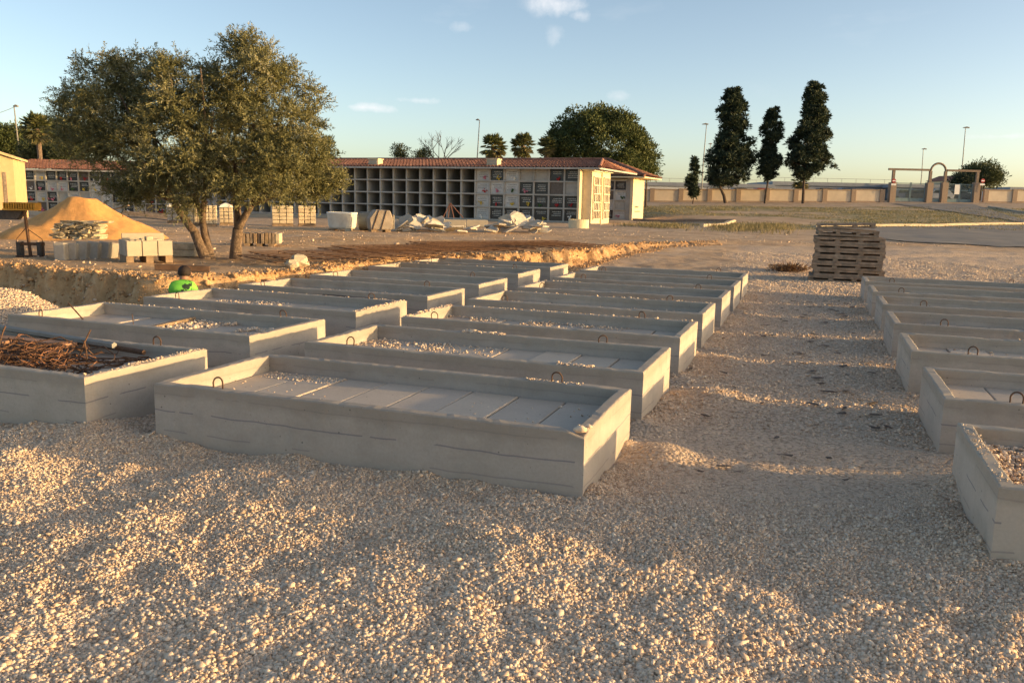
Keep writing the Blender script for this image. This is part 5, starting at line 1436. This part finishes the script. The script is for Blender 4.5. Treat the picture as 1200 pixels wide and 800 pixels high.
# ------------------------------------------------------------------ light, sky, camera
w = bpy.data.worlds.new('World'); scn.world = w; w.use_nodes = True
nt = w.node_tree; bg = nt.nodes['Background']
sky = nt.nodes.new('ShaderNodeTexSky'); sky.sky_type = 'NISHITA'; sky.sun_disc = False
sky.sun_elevation = SUN_EL; sky.sun_rotation = math.pi/2-SUN_AZ; sky.altitude = 50; sky.air_density = .58; sky.dust_density = 1.5; sky.ozone_density = .35
tc = nt.nodes.new('ShaderNodeTexCoord'); mp = nt.nodes.new('ShaderNodeMapping'); mp.inputs['Scale'].default_value = (5, 5, 16)
nz = nt.nodes.new('ShaderNodeTexNoise'); nz.inputs['Scale'].default_value = 1.0; nz.inputs['Detail'].default_value = 7; nz.inputs['Roughness'].default_value = .55
nt.links.new(tc.outputs['Generated'], mp.inputs['Vector']); nt.links.new(mp.outputs[0], nz.inputs['Vector'])
rp = nt.nodes.new('ShaderNodeValToRGB'); rp.color_ramp.elements[0].position = .63; rp.color_ramp.elements[0].color = (0, 0, 0, 1); rp.color_ramp.elements[1].position = .85; rp.color_ramp.elements[1].color = (.55, .55, .55, 1)
nt.links.new(nz.outputs['Fac'], rp.inputs['Fac'])
mx = nt.nodes.new('ShaderNodeMix'); mx.data_type = 'RGBA'; fac = None
wn = nt.nodes.new('ShaderNodeTexNoise'); wn.inputs['Scale'].default_value = 24; wn.inputs['Detail'].default_value = 6; wn.inputs['Roughness'].default_value = .6; nt.links.new(tc.outputs['Generated'], wn.inputs['Vector'])
def wm(op, a, b=0.0, clamp=False):
    nd = nt.nodes.new('ShaderNodeMath'); nd.operation = op; nd.use_clamp = clamp
    for so_, v_ in ((nd.inputs[0], a), (nd.inputs[1], b)):
        if hasattr(v_, 'is_output'): nt.links.new(v_, so_)
        else: so_.default_value = v_
    return nd.outputs[0]
for (px, py, sx_, sz_, amt) in ((655, 4, .050, .020, .75), (680, 18, .02, .010, .6), (425, 126, .065, .007, .8), (540, 30, .022, .010, .45), (652, 42, .018, .016, .4), (725, 113, .02, .010, .5), (1180, 160, .06, .006, .7), (490, 118, .05, .006, .6)):
    d_ = ray(px, py).normalized()
    vs = nt.nodes.new('ShaderNodeVectorMath'); vs.operation = 'SUBTRACT'; nt.links.new(tc.outputs['Generated'], vs.inputs[0]); vs.inputs[1].default_value = d_
    vm_ = nt.nodes.new('ShaderNodeVectorMath'); vm_.operation = 'MULTIPLY'; nt.links.new(vs.outputs[0], vm_.inputs[0]); vm_.inputs[1].default_value = (1/sx_, 1/.3, 1/sz_)
    ln = nt.nodes.new('ShaderNodeVectorMath'); ln.operation = 'LENGTH'; nt.links.new(vm_.outputs[0], ln.inputs[0])
    m_ = wm('SUBTRACT', 1.0, ln.outputs['Value'], True)
    t_ = wm('MULTIPLY', wm('SUBTRACT', wm('ADD', wn.outputs['Fac'], wm('MULTIPLY', m_, .35)), .62, True), amt*4.0)
    t_ = wm('MULTIPLY', t_, wm('MULTIPLY', m_, 2.5, True), True)
    fac = t_ if fac is None else wm('MAXIMUM', fac, t_)
faint = nt.nodes.new('ShaderNodeSeparateColor'); nt.links.new(rp.outputs['Color'], faint.inputs[0])
fac = wm('MAXIMUM', wm('MULTIPLY', fac, .75), wm('MULTIPLY', faint.outputs[0], .35))
nt.links.new(fac, mx.inputs['Factor']); nt.links.new(sky.outputs[0], mx.inputs[6]); mx.inputs[7].default_value = (3.0, 3.0, 3.05, 1)
nt.links.new(mx.outputs[2], bg.inputs['Color']); bg.inputs['Strength'].default_value = .10
sd = bpy.data.lights.new('sun', 'SUN'); sd.energy = 2.1; sd.angle = R(.6); sd.color = (1, .655, .285)
so = bpy.data.objects.new('sun', sd); link(so)
sv = Vector((math.cos(SUN_EL)*math.cos(SUN_AZ), math.cos(SUN_EL)*math.sin(SUN_AZ), math.sin(SUN_EL)))
so.rotation_euler = sv.to_track_quat('Z', 'Y').to_euler(); so.location = (30, -5, 20)
cd = bpy.data.cameras.new('camera'); cd.sensor_width = 36; cd.lens = 36*F/1200; cd.clip_end = 6000; cd.clip_start = .05
co = bpy.data.objects.new('camera', cd); link(co)
co.matrix_world = Matrix.Translation((0, 0, CAMH))@(Matrix.Rotation(math.pi/2-PITCH, 4, 'X')@Matrix.Rotation(ROLL, 4, 'Z'))
scn.camera = co
scn.view_settings.view_transform = 'Standard'; scn.view_settings.look = 'None'; scn.view_settings.gamma = 1; scn.view_settings.use_curve_mapping = False
scn.view_settings.exposure = 1.8
scn.render.engine = 'CYCLES'; scn.cycles.max_bounces = 8; scn.cycles.diffuse_bounces = 6; scn.cycles.use_denoising = True
